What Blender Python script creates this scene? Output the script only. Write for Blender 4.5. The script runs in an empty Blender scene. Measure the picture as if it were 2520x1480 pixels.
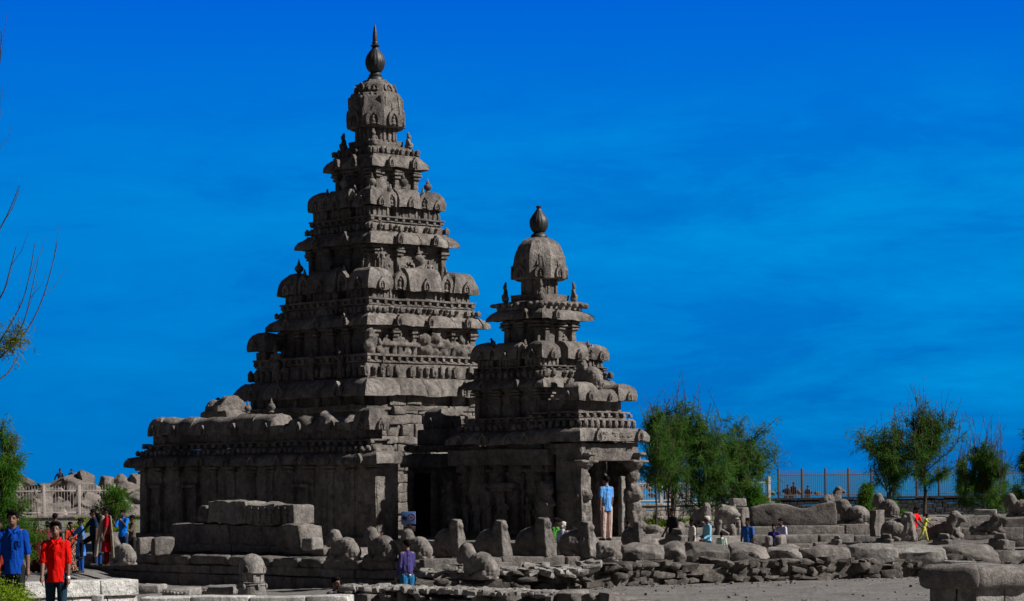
import bpy, bmesh, math, random
import numpy as np
from mathutils import Vector, Matrix, Euler
R = math.radians
PI = math.pi
scene = bpy.context.scene
COL = scene.collection

# ------------------------------------------------------------------ camera
F, PU, PV, EYE = 6000.0, 1260.0, 1175.0, 3.0      # focal length and principal point, in pixels of a 2520 px wide picture
ROLL = math.atan(0.0094)
CA, SA = math.cos(ROLL), math.sin(ROLL)
cd = bpy.data.cameras.new('camera'); cam = bpy.data.objects.new('camera', cd); COL.objects.link(cam)
scene.camera = cam
cd.sensor_width = 36; cd.lens = 36 * F / 2520
cd.shift_y = (PV - 740) / 2520
cd.clip_start = 0.5; cd.clip_end = 60000
cam.location = (0, 0, EYE)
cam.rotation_euler = (Matrix.Rotation(PI / 2, 3, 'X') @ Matrix.Rotation(-ROLL, 3, 'Z')).to_euler()

# ------------------------------------------------------------------ sun and sky
SUN_EL, SUN_AZ = 38.0, 12.0                        # elevation; degrees from +x (right) towards the camera
w = bpy.data.worlds.new('World'); scene.world = w; w.use_nodes = True
nt = w.node_tree; nt.nodes.clear()
def N(nt, t, **k):
    n = nt.nodes.new(t)
    for a, b in k.items(): setattr(n, a, b)
    return n
sky = N(nt, 'ShaderNodeTexSky', sky_type='NISHITA', sun_disc=False)
sky.sun_elevation = R(SUN_EL); sky.sun_rotation = R(90 + SUN_AZ)
sky.air_density = 1.0; sky.dust_density = 0.3; sky.ozone_density = 3.0
tc = N(nt, 'ShaderNodeTexCoord')
sep = N(nt, 'ShaderNodeSeparateXYZ'); nt.links.new(tc.outputs['Generated'], sep.inputs[0])
# thin streaky cloud: stretched noise in sky direction
mp = N(nt, 'ShaderNodeMapping'); mp.inputs['Scale'].default_value = (5.0, 5.0, 20.0)
mp.inputs['Rotation'].default_value = (0, R(-4), 0)
nt.links.new(tc.outputs['Generated'], mp.inputs[0])
ns = N(nt, 'ShaderNodeTexNoise'); ns.inputs['Scale'].default_value = 1.6; ns.inputs['Detail'].default_value = 9; ns.inputs['Roughness'].default_value = 0.68; ns.inputs['Distortion'].default_value = 0.25
nt.links.new(mp.outputs[0], ns.inputs['Vector'])
rn = N(nt, 'ShaderNodeMapRange'); rn.inputs[1].default_value = 0.43; rn.inputs[2].default_value = 0.70; rn.inputs[3].default_value = 0; rn.inputs[4].default_value = 1
nt.links.new(ns.outputs[0], rn.inputs[0])
ramp = N(nt, 'ShaderNodeValToRGB')                 # deep saturated blue by elevation (z of the direction)
mz = N(nt, 'ShaderNodeMapRange'); mz.inputs[1].default_value = -0.02; mz.inputs[2].default_value = 0.25
nt.links.new(sep.outputs[2], mz.inputs[0]); nt.links.new(mz.outputs[0], ramp.inputs[0])
e = ramp.color_ramp.elements
e[0].position = 0.0; e[0].color = (0.0, 0.145, 0.47, 1)
e[1].position = 1.0; e[1].color = (0.0, 0.095, 0.58, 1)
for p, c in ((0.16, (0.0, 0.145, 0.48, 1)), (0.30, (0.0, 0.165, 0.535, 1)), (0.47, (0.0, 0.185, 0.58, 1)), (0.64, (0.0, 0.15, 0.60, 1)), (0.8, (0.0, 0.112, 0.60, 1))):
    x = ramp.color_ramp.elements.new(p); x.color = c
cl = N(nt, 'ShaderNodeMixRGB', blend_type='MIX'); cl.inputs[2].default_value = (0.0, 0.33, 0.74, 1)
cf = N(nt, 'ShaderNodeMath', operation='MULTIPLY'); cf.inputs[1].default_value = 0.45
cm = N(nt, 'ShaderNodeMapRange', interpolation_type='SMOOTHSTEP'); cm.inputs[1].default_value = 0.185; cm.inputs[2].default_value = 0.11; nt.links.new(sep.outputs[2], cm.inputs[0])
cx = N(nt, 'ShaderNodeMapRange'); cx.inputs[1].default_value = -0.22; cx.inputs[2].default_value = 0.16; cx.inputs[3].default_value = 0.35; cx.inputs[4].default_value = 1.15; nt.links.new(sep.outputs[0], cx.inputs[0])
cmx = N(nt, 'ShaderNodeMath', operation='MULTIPLY'); nt.links.new(cm.outputs[0], cmx.inputs[0]); nt.links.new(cx.outputs[0], cmx.inputs[1])
cmy = N(nt, 'ShaderNodeMath', operation='MULTIPLY'); nt.links.new(cmx.outputs[0], cmy.inputs[0]); nt.links.new(rn.outputs[0], cmy.inputs[1])
nt.links.new(cmy.outputs[0], cf.inputs[0]); nt.links.new(cf.outputs[0], cl.inputs[0]); nt.links.new(ramp.outputs[0], cl.inputs[1])
dk = N(nt, 'ShaderNodeMapRange'); dk.inputs[1].default_value = 0.47; dk.inputs[2].default_value = 0.30; dk.inputs[4].default_value = 0.42; nt.links.new(ns.outputs[0], dk.inputs[0])
dm_ = N(nt, 'ShaderNodeMath', operation='MULTIPLY'); nt.links.new(dk.outputs[0], dm_.inputs[0]); nt.links.new(cm.outputs[0], dm_.inputs[1])
cl2 = N(nt, 'ShaderNodeMixRGB', blend_type='MIX'); cl2.inputs[2].default_value = (0.0, 0.10, 0.46, 1); nt.links.new(dm_.outputs[0], cl2.inputs[0]); nt.links.new(cl.outputs[0], cl2.inputs[1])
bright = N(nt, 'ShaderNodeMath', operation='MULTIPLY'); bright.inputs[1].default_value = 1.0
# low band over the sea ahead is the deep blue; overhead and behind it is the physical sky, desaturated and dimmed so its fill light keeps shade neutral
up = N(nt, 'ShaderNodeMapRange', interpolation_type='SMOOTHSTEP'); up.inputs[1].default_value = 0.22; up.inputs[2].default_value = 0.40
nt.links.new(sep.outputs[2], up.inputs[0])
bk = N(nt, 'ShaderNodeMapRange', interpolation_type='SMOOTHSTEP'); bk.inputs[1].default_value = 0.80; bk.inputs[2].default_value = 0.40
nt.links.new(sep.outputs[1], bk.inputs[0])
mxm = N(nt, 'ShaderNodeMath', operation='MAXIMUM'); nt.links.new(up.outputs[0], mxm.inputs[0]); nt.links.new(bk.outputs[0], mxm.inputs[1])
hs = N(nt, 'ShaderNodeHueSaturation'); hs.inputs['Saturation'].default_value = 0.38; nt.links.new(sky.outputs[0], hs.inputs['Color'])
sk = N(nt, 'ShaderNodeMixRGB', blend_type='MULTIPLY'); sk.inputs[0].default_value = 1; sk.inputs[2].default_value = (0.095, 0.10, 0.13, 1)
nt.links.new(hs.outputs[0], sk.inputs[1])
# bring the band to the strength of the background node
bs = N(nt, 'ShaderNodeMixRGB', blend_type='MULTIPLY'); bs.inputs[0].default_value = 1; bs.inputs[2].default_value = (8.8, 8.8, 8.8, 1)
nt.links.new(cl2.outputs[0], bs.inputs[1])
mixw = N(nt, 'ShaderNodeMixRGB'); nt.links.new(mxm.outputs[0], mixw.inputs[0]); nt.links.new(bs.outputs[0], mixw.inputs[1]); nt.links.new(sk.outputs[0], mixw.inputs[2])
bg = N(nt, 'ShaderNodeBackground'); bg.inputs['Strength'].default_value = 0.1
out = N(nt, 'ShaderNodeOutputWorld')
nt.links.new(mixw.outputs[0], bg.inputs[0]); nt.links.new(bg.outputs[0], out.inputs[0])

sd = bpy.data.lights.new('sun', 'SUN'); sun = bpy.data.objects.new('sun', sd); COL.objects.link(sun)
sd.energy = 4.9; sd.angle = R(0.5); sd.color = (1.0, 0.96, 0.92)
SD = Vector((math.cos(R(SUN_EL)) * math.cos(R(SUN_AZ)), -math.cos(R(SUN_EL)) * math.sin(R(SUN_AZ)), math.sin(R(SUN_EL))))
sun.rotation_euler = SD.to_track_quat('Z', 'Y').to_euler(); sun.location = (60, -20, 60)
scene.view_settings.view_transform = 'Standard'; scene.view_settings.look = 'None'
scene.view_settings.exposure = 0.36; scene.view_settings.gamma = 1.0
scene.view_settings.use_curve_mapping = False

# ------------------------------------------------------------------ picture <-> place
def P(u, v, D):
    du, dv = u - PU, PV - v
    return np.array([(CA * du + SA * dv) * D / F, D, EYE + (-SA * du + CA * dv) * D / F])
def XU(u, D, z=3.0):
    Z = (z - EYE) * F / D
    return ((u - PU + SA * Z) / CA) * D / F
def ZV(u, v, D): return P(u, v, D)[2]

# ------------------------------------------------------------------ numpy noise and mesh building
def _hash(ix, iy, iz, s):
    h = (ix * 374761393 + iy * 668265263 + iz * 2147483647 + s * 974634777) & 0xffffffff
    h = ((h ^ (h >> 13)) * 1274126177) & 0xffffffff
    h = ((h ^ (h >> 16)) * 2246822519) & 0xffffffff
    return ((h ^ (h >> 15)) & 0xffff) / 65535.0
def noise3(p, s=0):
    i = np.floor(p).astype(np.int64); f = p - i; f = f * f * (3 - 2 * f)
    r = 0
    for dx in (0, 1):
        wx = f[:, 0] if dx else 1 - f[:, 0]
        for dy in (0, 1):
            wy = f[:, 1] if dy else 1 - f[:, 1]
            for dz in (0, 1):
                wz = f[:, 2] if dz else 1 - f[:, 2]
                r = r + wx * wy * wz * _hash(i[:, 0] + dx, i[:, 1] + dy, i[:, 2] + dz, s)
    return r * 2 - 1
def vnoise(p, s=0): return np.stack([noise3(p, s), noise3(p + 17.3, s + 5), noise3(p + 41.7, s + 9)], 1)
def rotz(a):
    c, s = math.cos(a), math.sin(a); return np.array([[c, -s, 0], [s, c, 0], [0, 0, 1.0]])
def rot3(rx=0, ry=0, rz=0): return np.array(Euler((rx, ry, rz)).to_matrix())

class MB:
    def __init__(s): s.v = []; s.f = []; s.n = 0
    def add(s, v, f):
        v = np.asarray(v, float); s.v.append(v); f = np.asarray(f)
        s.f.append(f + s.n); s.n += len(v); return s
    def grid(s, g):                                # g: (a, b, 3) points
        a, b = g.shape[:2]
        idx = np.arange(a * b).reshape(a, b)
        q = np.stack([idx[:-1, :-1], idx[1:, :-1], idx[1:, 1:], idx[:-1, 1:]], -1).reshape(-1, 4)
        return s.add(g.reshape(-1, 3), q)
    def box(s, c, size, rot=None, r=0.03, cell=0.3, jit=0):
        # rounded box with a grid on every face
        h = np.array(size, float) / 2; r = min(r, h.min() * 0.95)
        ax = []
        for k in range(3):
            n = max(1, int(round(2 * (h[k] - r) / cell)))
            mid = np.linspace(-(h[k] - r), h[k] - r, n + 1)
            ax.append(np.concatenate([[-h[k], -h[k] + r * 0.3], mid, [h[k] - r * 0.3, h[k]]]) if r > 0 else mid)
        M = np.eye(3) if rot is None else (rotz(rot) if np.isscalar(rot) else rot)
        j = np.random.uniform(-jit, jit, 3) if jit else 0
        for k in range(3):
            a, b = (k + 1) % 3, (k + 2) % 3
            A, B = np.meshgrid(ax[a], ax[b], indexing='ij')
            for sg in (-1, 1):
                g = np.zeros(A.shape + (3,)); g[..., a] = A; g[..., b] = B; g[..., k] = sg * h[k]
                if sg < 0: g = g[::-1]
                if r > 0:
                    q = np.clip(g, -(h - r), h - r); d = g - q
                    l = np.linalg.norm(d, axis=-1, keepdims=True); g = q + d / np.maximum(l, 1e-9) * r
                s.grid(g @ M.T + np.array(c) + j)
        return s
    def chunk(s, c, size, rot=None, seed=0, n=7, cell=0.14, cut=(.62, .92)):
        # angular broken stone: a box with its corners and edges split off along random planes
        t = MB(); t.box((0, 0, 0), (1, 1, 1), None, 0.02, max(.09, cell / max(min(size), .05) * .5)); rd = random.Random(seed)
        pls = []
        for _ in range(n):
            q = Vector((rd.choice((-1, 1)) * rd.uniform(.2, 1), rd.choice((-1, 1)) * rd.uniform(.2, 1), rd.choice((-1, 1)) * rd.uniform(.15, 1))).normalized()
            pls.append((np.array(q), rd.uniform(*cut) * .5 * (abs(q.x) + abs(q.y) + abs(q.z))))
        M = np.eye(3) if rot is None else (rotz(rot) if np.isscalar(rot) else rot)
        for v, f in zip(t.v, t.f_local()):
            for nn, d_ in pls:
                ex = np.clip(v @ nn - d_, 0, None); v = v - ex[:, None] * nn
            s.add((v * np.array(size)) @ M.T + np.array(c), f)
        return s
    def loft(s, prof, sides=4, nsub=1, phase=0.0, c=(0, 0, 0), sx=1, sy=1, rot=0, cap=True):
        # polygonal lathe; prof = [(radius, z)] upward; corners at angle phase + k*360/sides
        M = rotz(rot)
        ang = [phase + 2 * PI * k / sides for k in range(sides + 1)]
        for k in range(sides):
            p0 = np.array([math.cos(ang[k]) * sx, math.sin(ang[k]) * sy]); p1 = np.array([math.cos(ang[k + 1]) * sx, math.sin(ang[k + 1]) * sy])
            t = np.linspace(0, 1, nsub + 1)[:, None]; e = p0 * (1 - t) + p1 * t
            g = np.zeros((nsub + 1, len(prof), 3))
            for j, (r_, z) in enumerate(prof): g[:, j, :2] = e * r_; g[:, j, 2] = z
            s.grid(g @ M.T + np.array(c))
        if cap:
            for (r_, z), fl in ((prof[0], 1), (prof[-1], 0)):
                v = [[math.cos(a) * sx * r_, math.sin(a) * sy * r_, z] for a in ang[:-1]]
                v = np.array(v) @ M.T + np.array(c); ctr = v.mean(0)
                vv = np.vstack([v, ctr[None]]); n = sides
                fs = [[k, (k + 1) % n, n, n] for k in range(n)]
                if fl: fs = [x[::-1] for x in fs]
                s.add(vv, np.array([[x[0], x[1], x[2], x[2]] if not fl else [x[2], x[3], x[1], x[1]] for x in fs]))
        return s
    def lathe(s, prof, seg=20, c=(0, 0, 0), ribs=0, ramp=0.0):
        a = np.linspace(0, 2 * PI, seg + 1)
        g = np.zeros((seg + 1, len(prof), 3))
        for j, (r_, z) in enumerate(prof):
            rr = r_ * (1 + ramp * np.abs(np.cos(a * ribs / 2)) ** 3) if ribs else r_
            g[:, j, 0] = np.cos(a) * rr; g[:, j, 1] = np.sin(a) * rr; g[:, j, 2] = z
        return s.grid(g + np.array(c))
    def tube(s, pts, rad, seg=8, cap=True):
        pts = np.array(pts, float); n = len(pts); rad = np.broadcast_to(rad, (n,))
        T = np.gradient(pts, axis=0); T /= np.maximum(np.linalg.norm(T, axis=1, keepdims=True), 1e-9)
        g = np.zeros((seg + 1, n, 3)); a = np.linspace(0, 2 * PI, seg + 1)
        ref = np.array([0.13, 0.21, 1.0]); 
        for k in range(n):
            t = T[k]; x = np.cross(ref, t)
            if np.linalg.norm(x) < 0.1: x = np.cross([1, 0, 0.1], t)
            x /= np.linalg.norm(x); y = np.cross(t, x)
            g[:, k] = pts[k] + rad[k] * (np.cos(a)[:, None] * x + np.sin(a)[:, None] * y)
        return s.grid(g)
    def ball(s, c, r, seg=12, rings=8, rot=None):
        r = np.broadcast_to(r, (3,)); th = np.linspace(0, PI, rings + 1); ph = np.linspace(0, 2 * PI, seg + 1)
        PH, TH = np.meshgrid(ph, th, indexing='ij')
        g = np.stack([np.cos(PH) * np.sin(TH) * r[0], np.sin(PH) * np.sin(TH) * r[1], -np.cos(TH) * r[2]], -1)
        if rot is not None: g = g @ np.array(rot).T
        return s.grid(g + np.array(c))
    def limb(s, p0, p1, r0, r1, seg=10):           # tapered capsule
        p0 = np.array(p0, float); p1 = np.array(p1, float); d = p1 - p0; L = np.linalg.norm(d)
        if L < 1e-6: return s.ball(p0, r0, seg)
        d = d / L; pts = []; rad = []
        for a in (-90, -60, -30, 0): pts.append(p0 + d * r0 * math.sin(R(a))); rad.append(max(r0 * math.cos(R(a)), 1e-4))
        for a in (0, 30, 60, 90): pts.append(p1 + d * r1 * math.sin(R(a))); rad.append(max(r1 * math.cos(R(a)), 1e-4))
        n = len(pts); x = np.cross(d, [0.31, 0.2, 0.9]); 
        if np.linalg.norm(x) < 0.2: x = np.cross(d, [1, 0, 0])
        x /= np.linalg.norm(x); y = np.cross(d, x); a = np.linspace(0, 2 * PI, seg + 1)
        g = np.zeros((seg + 1, n, 3))
        for k in range(n): g[:, k] = pts[k] + rad[k] * (np.cos(a)[:, None] * x + np.sin(a)[:, None] * y)
        return s.grid(g)
    def prism(s, poly, y0, y1, M=None, c=(0, 0, 0)):   # poly in (x,z), extruded along y
        poly = np.array(poly); n = len(poly); M = np.eye(3) if M is None else M
        a = np.stack([poly[:, 0], np.full(n, y0), poly[:, 1]], 1); b = a.copy(); b[:, 1] = y1
        ctr = poly.mean(0); v = np.vstack([a, b, [[ctr[0], y0, ctr[1]], [ctr[0], y1, ctr[1]]]])
        fs = []
        for k in range(n):
            l = (k + 1) % n; fs.append([k, l, n + l, n + k]); fs.append([l, k, 2 * n, 2 * n]); fs.append([n + k, n + l, 2 * n + 1, 2 * n + 1])
        return s.add(v @ M.T + np.array(c), np.array(fs))
    def xf(s, M=None, c=(0, 0, 0), scale=1):
        M = np.eye(3) if M is None else M
        s.v = [(v * scale) @ M.T + np.array(c) for v in s.v]; return s
    def merge(s, o, M=None, c=(0, 0, 0), scale=1):
        M = np.eye(3) if M is None else M
        for v, f in zip(o.v, o.f_local()): s.add((v * scale) @ M.T + np.array(c), f)
        return s
    def f_local(s):
        n = 0; r = []
        for v, f in zip(s.v, s.f): r.append(f - n); n += len(v)
        return r
    def rough(s, amp=0.02, fr=3.0, seed=0, oct=2):
        for k, v in enumerate(s.v):
            d = 0; a = amp; q = fr
            for o in range(oct): d = d + a * vnoise(v * q + seed * 13.7, seed + o); a *= 0.5; q *= 2.3
            s.v[k] = v + d
        return s
    def mesh(s, name, smooth=35, weld=False):
        V = np.vstack(s.v); Fq = np.vstack(s.f)
        fl = [tuple(x) if x[2] != x[3] else tuple(x[:3]) for x in Fq.tolist()]
        me = bpy.data.meshes.new(name); me.from_pydata(V.tolist(), [], fl); 
        if weld:
            b = bmesh.new(); b.from_mesh(me); bmesh.ops.remove_doubles(b, verts=b.verts, dist=0.0005); b.to_mesh(me); b.free()
        me.validate(); me.update()
        if smooth:
            me.shade_smooth(); me.set_sharp_from_angle(angle=R(smooth))
        return me
    def build(s, name, mat, parent=None, loc=None, rot=None, smooth=35, weld=False, fixn=False):
        me = s.mesh(name, smooth, weld)
        if fixn:
            b = bmesh.new(); b.from_mesh(me); bmesh.ops.recalc_face_normals(b, faces=b.faces); b.to_mesh(me); b.free()
        return link(name, me, mat, parent, loc, rot)
def link(name, me, mat=None, parent=None, loc=None, rot=None, scale=None):
    if mat is not None and not me.materials: me.materials.append(mat)
    o = bpy.data.objects.new(name, me); COL.objects.link(o)
    if parent: o.parent = parent
    if loc is not None: o.location = tuple(loc)
    if rot is not None: o.rotation_euler = (0, 0, rot) if np.isscalar(rot) else rot
    if scale is not None: o.scale = (scale,) * 3 if np.isscalar(scale) else scale
    return o
def tag(o, label=None, cat=None, group=None, kind=None):
    if label: o['label'] = label
    if cat: o['category'] = cat
    if group: o['group'] = group
    if kind: o['kind'] = kind
    return o
def thing(name, label, cat, loc=(0, 0, 0), rz=0, group=None, scale=1):
    o = bpy.data.objects.new(name, None); COL.objects.link(o); o.empty_display_size = 0.3
    o.location = tuple(loc); o.rotation_euler = (0, 0, rz); o.scale = (scale,) * 3
    return tag(o, label, cat, group)
# voxel-remeshed solids, baked in a scratch scene
TMP = bpy.data.scenes.new('scratch')
CT = bpy.data.textures.new('weather', 'CLOUDS'); CT.noise_scale = 0.22; CT.noise_depth = 3
CT2 = bpy.data.textures.new('weather_coarse', 'CLOUDS'); CT2.noise_scale = 0.6; CT2.noise_depth = 2
def solid(mb, name, voxel=0.03, smooth=3, disp=0.0, disp2=0.0):
    me0 = mb.mesh('scratch', 0); o = bpy.data.objects.new('scratch', me0); TMP.collection.objects.link(o)
    m = o.modifiers.new('r', 'REMESH'); m.mode = 'VOXEL'; m.voxel_size = voxel; m.use_smooth_shade = True
    if smooth: m = o.modifiers.new('s', 'SMOOTH'); m.factor = 0.5; m.iterations = smooth
    for d, t in ((disp2, CT2), (disp, CT)):
        if d: m = o.modifiers.new('d', 'DISPLACE'); m.texture = t; m.texture_coords = 'LOCAL'; m.strength = d; m.mid_level = 0.5
    TMP.view_layers[0].update(); dg = TMP.view_layers[0].depsgraph
    me = bpy.data.meshes.new_from_object(o.evaluated_get(dg), depsgraph=dg); me.name = name
    TMP.collection.objects.unlink(o); bpy.data.objects.remove(o); bpy.data.meshes.remove(me0)
    me.shade_smooth()
    return me

# ------------------------------------------------------------------ materials
def mat_new(name):
    m = bpy.data.materials.new(name); m.use_nodes = True; t = m.node_tree
    return m, t, t.nodes['Principled BSDF']
def stone(name, c0, c1, c2=None, s1=0.5, s2=5.0, bump=0.35, rough=0.92, spec=0.25, dark=0.35, joint=None, streak=0.6):
    """weathered granite: two tones in patches, dark stains, fine grain, bump at three scales"""
    m, t, b = mat_new(name); L = t.links.new
    g = N(t, 'ShaderNodeNewGeometry')
    n1 = N(t, 'ShaderNodeTexNoise'); n1.inputs['Scale'].default_value = s1; n1.inputs['Detail'].default_value = 7; n1.inputs['Roughness'].default_value = 0.62
    n2 = N(t, 'ShaderNodeTexNoise'); n2.inputs['Scale'].default_value = s2; n2.inputs['Detail'].default_value = 8; n2.inputs['Roughness'].default_value = 0.7
    n3 = N(t, 'ShaderNodeTexNoise'); n3.inputs['Scale'].default_value = 45; n3.inputs['Detail'].default_value = 4
    n4 = N(t, 'ShaderNodeTexNoise'); n4.inputs['Scale'].default_value = s1 * 2.6; n4.inputs['Detail'].default_value = 9; n4.inputs['Roughness'].default_value = 0.7; n4.inputs['Distortion'].default_value = 0.8
    for n in (n1, n2, n3, n4): L(g.outputs['Position'], n.inputs['Vector'])
    r1 = N(t, 'ShaderNodeMapRange'); r1.inputs[1].default_value = 0.38; r1.inputs[2].default_value = 0.62; L(n1.outputs[0], r1.inputs[0])
    m1 = N(t, 'ShaderNodeMixRGB'); m1.inputs[1].default_value = (*c0, 1); m1.inputs[2].default_value = (*c1, 1); L(r1.outputs[0], m1.inputs[0])
    r2 = N(t, 'ShaderNodeMapRange'); r2.inputs[1].default_value = 0.3; r2.inputs[2].default_value = 0.7; r2.inputs[3].default_value = 0.5; r2.inputs[4].default_value = 1.5; L(n2.outputs[0], r2.inputs[0])
    m2 = N(t, 'ShaderNodeMixRGB', blend_type='MULTIPLY'); m2.inputs[0].default_value = 1; L(m1.outputs[0], m2.inputs[1]); L(r2.outputs[0], m2.inputs[2])
    r4 = N(t, 'ShaderNodeMapRange'); r4.inputs[1].default_value = 0.50; r4.inputs[2].default_value = 0.66; r4.inputs[3].default_value = 0; r4.inputs[4].default_value = dark; L(n4.outputs[0], r4.inputs[0])
    m4 = N(t, 'ShaderNodeMixRGB'); m4.inputs[2].default_value = (*(c2 or tuple(x * 0.35 for x in c0)), 1); L(r4.outputs[0], m4.inputs[0]); L(m2.outputs[0], m4.inputs[1])
    mpn = N(t, 'ShaderNodeMapping'); mpn.inputs['Scale'].default_value = (2.2, 2.2, .32); L(g.outputs['Position'], mpn.inputs[0])
    n6 = N(t, 'ShaderNodeTexNoise'); n6.inputs['Scale'].default_value = 1.0; n6.inputs['Detail'].default_value = 7; n6.inputs['Roughness'].default_value = .65; L(mpn.outputs[0], n6.inputs['Vector'])
    r6 = N(t, 'ShaderNodeMapRange'); r6.inputs[1].default_value = .52; r6.inputs[2].default_value = .68; r6.inputs[4].default_value = streak; L(n6.outputs[0], r6.inputs[0])
    m6 = N(t, 'ShaderNodeMixRGB'); m6.inputs[2].default_value = (*(c2 or tuple(x * 0.28 for x in c0)), 1); L(r6.outputs[0], m6.inputs[0]); L(m4.outputs[0], m6.inputs[1])
    r7 = N(t, 'ShaderNodeMapRange'); r7.inputs[1].default_value = .44; r7.inputs[2].default_value = .30; r7.inputs[4].default_value = .45; L(n4.outputs[0], r7.inputs[0])
    m7 = N(t, 'ShaderNodeMixRGB'); m7.inputs[2].default_value = (*tuple(min(x * 1.55, .8) for x in c1), 1); L(r7.outputs[0], m7.inputs[0]); L(m6.outputs[0], m7.inputs[1]); m4 = m7
    r3 = N(t, 'ShaderNodeMapRange'); r3.inputs[1].default_value = 0.3; r3.inputs[2].default_value = 0.7; r3.inputs[3].default_value = 0.75; r3.inputs[4].default_value = 1.25; L(n3.outputs[0], r3.inputs[0])
    m3 = N(t, 'ShaderNodeMixRGB', blend_type='MULTIPLY'); m3.inputs[0].default_value = 1; L(m4.outputs[0], m3.inputs[1]); L(r3.outputs[0], m3.inputs[2])
    oi = N(t, 'ShaderNodeObjectInfo'); ro = N(t, 'ShaderNodeMapRange'); ro.inputs[3].default_value = 0.86; ro.inputs[4].default_value = 1.14; L(oi.outputs['Random'], ro.inputs[0])
    m5 = N(t, 'ShaderNodeMixRGB', blend_type='MULTIPLY'); m5.inputs[0].default_value = 1; L(m3.outputs[0], m5.inputs[1]); L(ro.outputs[0], m5.inputs[2])
    L(m5.outputs[0], b.inputs['Base Color'])
    b.inputs['Roughness'].default_value = rough; b.inputs['Specular IOR Level'].default_value = spec
    b1 = N(t, 'ShaderNodeBump'); b1.inputs['Strength'].default_value = bump; b1.inputs['Distance'].default_value = 0.12
    b2 = N(t, 'ShaderNodeBump'); b2.inputs['Strength'].default_value = min(1, bump * 1.6); b2.inputs['Distance'].default_value = 0.07
    n5 = N(t, 'ShaderNodeTexNoise'); n5.inputs['Scale'].default_value = 14; n5.inputs['Detail'].default_value = 6; n5.inputs['Roughness'].default_value = 0.7
    L(g.outputs['Position'], n5.inputs['Vector'])
    L(n2.outputs[0], b1.inputs['Height']); L(b1.outputs[0], b2.inputs['Normal']); L(n5.outputs[0], b2.inputs['Height']); L(b2.outputs[0], b.inputs['Normal'])
    return m
def plain(name, c, rough=0.8, spec=0.3, var=0.2, sc=20, metal=0, bump=0.0, trans=0.0):
    m, t, b = mat_new(name); L = t.links.new
    g = N(t, 'ShaderNodeNewGeometry'); n = N(t, 'ShaderNodeTexNoise'); n.inputs['Scale'].default_value = sc; n.inputs['Detail'].default_value = 5
    L(g.outputs['Position'], n.inputs['Vector'])
    r = N(t, 'ShaderNodeMapRange'); r.inputs[1].default_value = 0.3; r.inputs[2].default_value = 0.7; r.inputs[3].default_value = 1 - var; r.inputs[4].default_value = 1 + var; L(n.outputs[0], r.inputs[0])
    x = N(t, 'ShaderNodeMixRGB', blend_type='MULTIPLY'); x.inputs[0].default_value = 1; x.inputs[1].default_value = (*c, 1); L(r.outputs[0], x.inputs[2]); L(x.outputs[0], b.inputs['Base Color'])
    b.inputs['Roughness'].default_value = rough; b.inputs['Specular IOR Level'].default_value = spec; b.inputs['Metallic'].default_value = metal
    if bump:
        bb = N(t, 'ShaderNodeBump'); bb.inputs['Strength'].default_value = bump; bb.inputs['Distance'].default_value = 0.03; L(n.outputs[0], bb.inputs['Height']); L(bb.outputs[0], b.inputs['Normal'])
    return m
M_ST = stone('temple_stone', (0.170, 0.150, 0.134), (0.265, 0.240, 0.217), dark=0.7, bump=0.75, streak=.75)
M_SL = stone('pale_stone', (0.235, 0.218, 0.20), (0.32, 0.30, 0.275), dark=0.4, bump=0.5)
M_SB = stone('bull_stone', (0.150, 0.134, 0.121), (0.225, 0.204, 0.185), dark=0.5, bump=0.45)
M_WH = stone('whitewashed_stone', (0.66, 0.64, 0.60), (0.50, 0.48, 0.44), dark=0.3, bump=0.5)
M_RK = stone('boulder_stone', (0.21, 0.185, 0.165), (0.12, 0.105, 0.092), s1=0.2, s2=1.5, dark=0.35, bump=0.4)
M_BK = stone('sea_wall_stone', (0.22, 0.20, 0.175), (0.30, 0.27, 0.24), dark=0.3, bump=0.4)
M_FIN = stone('polished_black_stone', (0.016, 0.017, 0.019), (0.028, 0.029, 0.032), rough=0.5, spec=0.5, bump=0.1, dark=0.2)
M_BARK = stone('bark', (0.10, 0.08, 0.065), (0.06, 0.048, 0.04), s1=3, s2=15, bump=0.5)
M_FENCE = plain('painted_fence', (0.075, 0.055, 0.05), 0.7, var=0.2)
M_FENCEP = plain('pale_painted_fence', (0.40, 0.35, 0.32), 0.7, var=0.2)
M_ROCKW = stone('rubble_stone', (0.085, 0.075, 0.066), (0.175, 0.156, 0.138), s1=1.6, dark=0.5, bump=0.5)
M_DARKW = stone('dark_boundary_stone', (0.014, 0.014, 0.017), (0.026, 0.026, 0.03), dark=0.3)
def foliage(name, ca, cb):
    m, t, b = mat_new(name); L = t.links.new
    g = N(t, 'ShaderNodeNewGeometry'); n = N(t, 'ShaderNodeTexNoise'); n.inputs['Scale'].default_value = 1.6; n.inputs['Detail'].default_value = 5
    L(g.outputs['Position'], n.inputs['Vector'])
    r = N(t, 'ShaderNodeMapRange'); r.inputs[1].default_value = 0.35; r.inputs[2].default_value = 0.65; L(n.outputs[0], r.inputs[0])
    x = N(t, 'ShaderNodeMixRGB'); x.inputs[1].default_value = (*ca, 1); x.inputs[2].default_value = (*cb, 1); L(r.outputs[0], x.inputs[0])
    L(x.outputs[0], b.inputs['Base Color']); b.inputs['Roughness'].default_value = 0.75; b.inputs['Specular IOR Level'].default_value = 0.15
    tr = N(t, 'ShaderNodeBsdfTranslucent'); L(x.outputs[0], tr.inputs[0]); ms = N(t, 'ShaderNodeMixShader'); ms.inputs[0].default_value = 0.45
    o = t.nodes['Material Output']; L(b.outputs[0], ms.inputs[1]); L(tr.outputs[0], ms.inputs[2]); L(ms.outputs[0], o.inputs[0])
    return m
M_LEAF = foliage('casuarina_needles', (0.030, 0.11, 0.012), (0.10, 0.19, 0.03))
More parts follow.
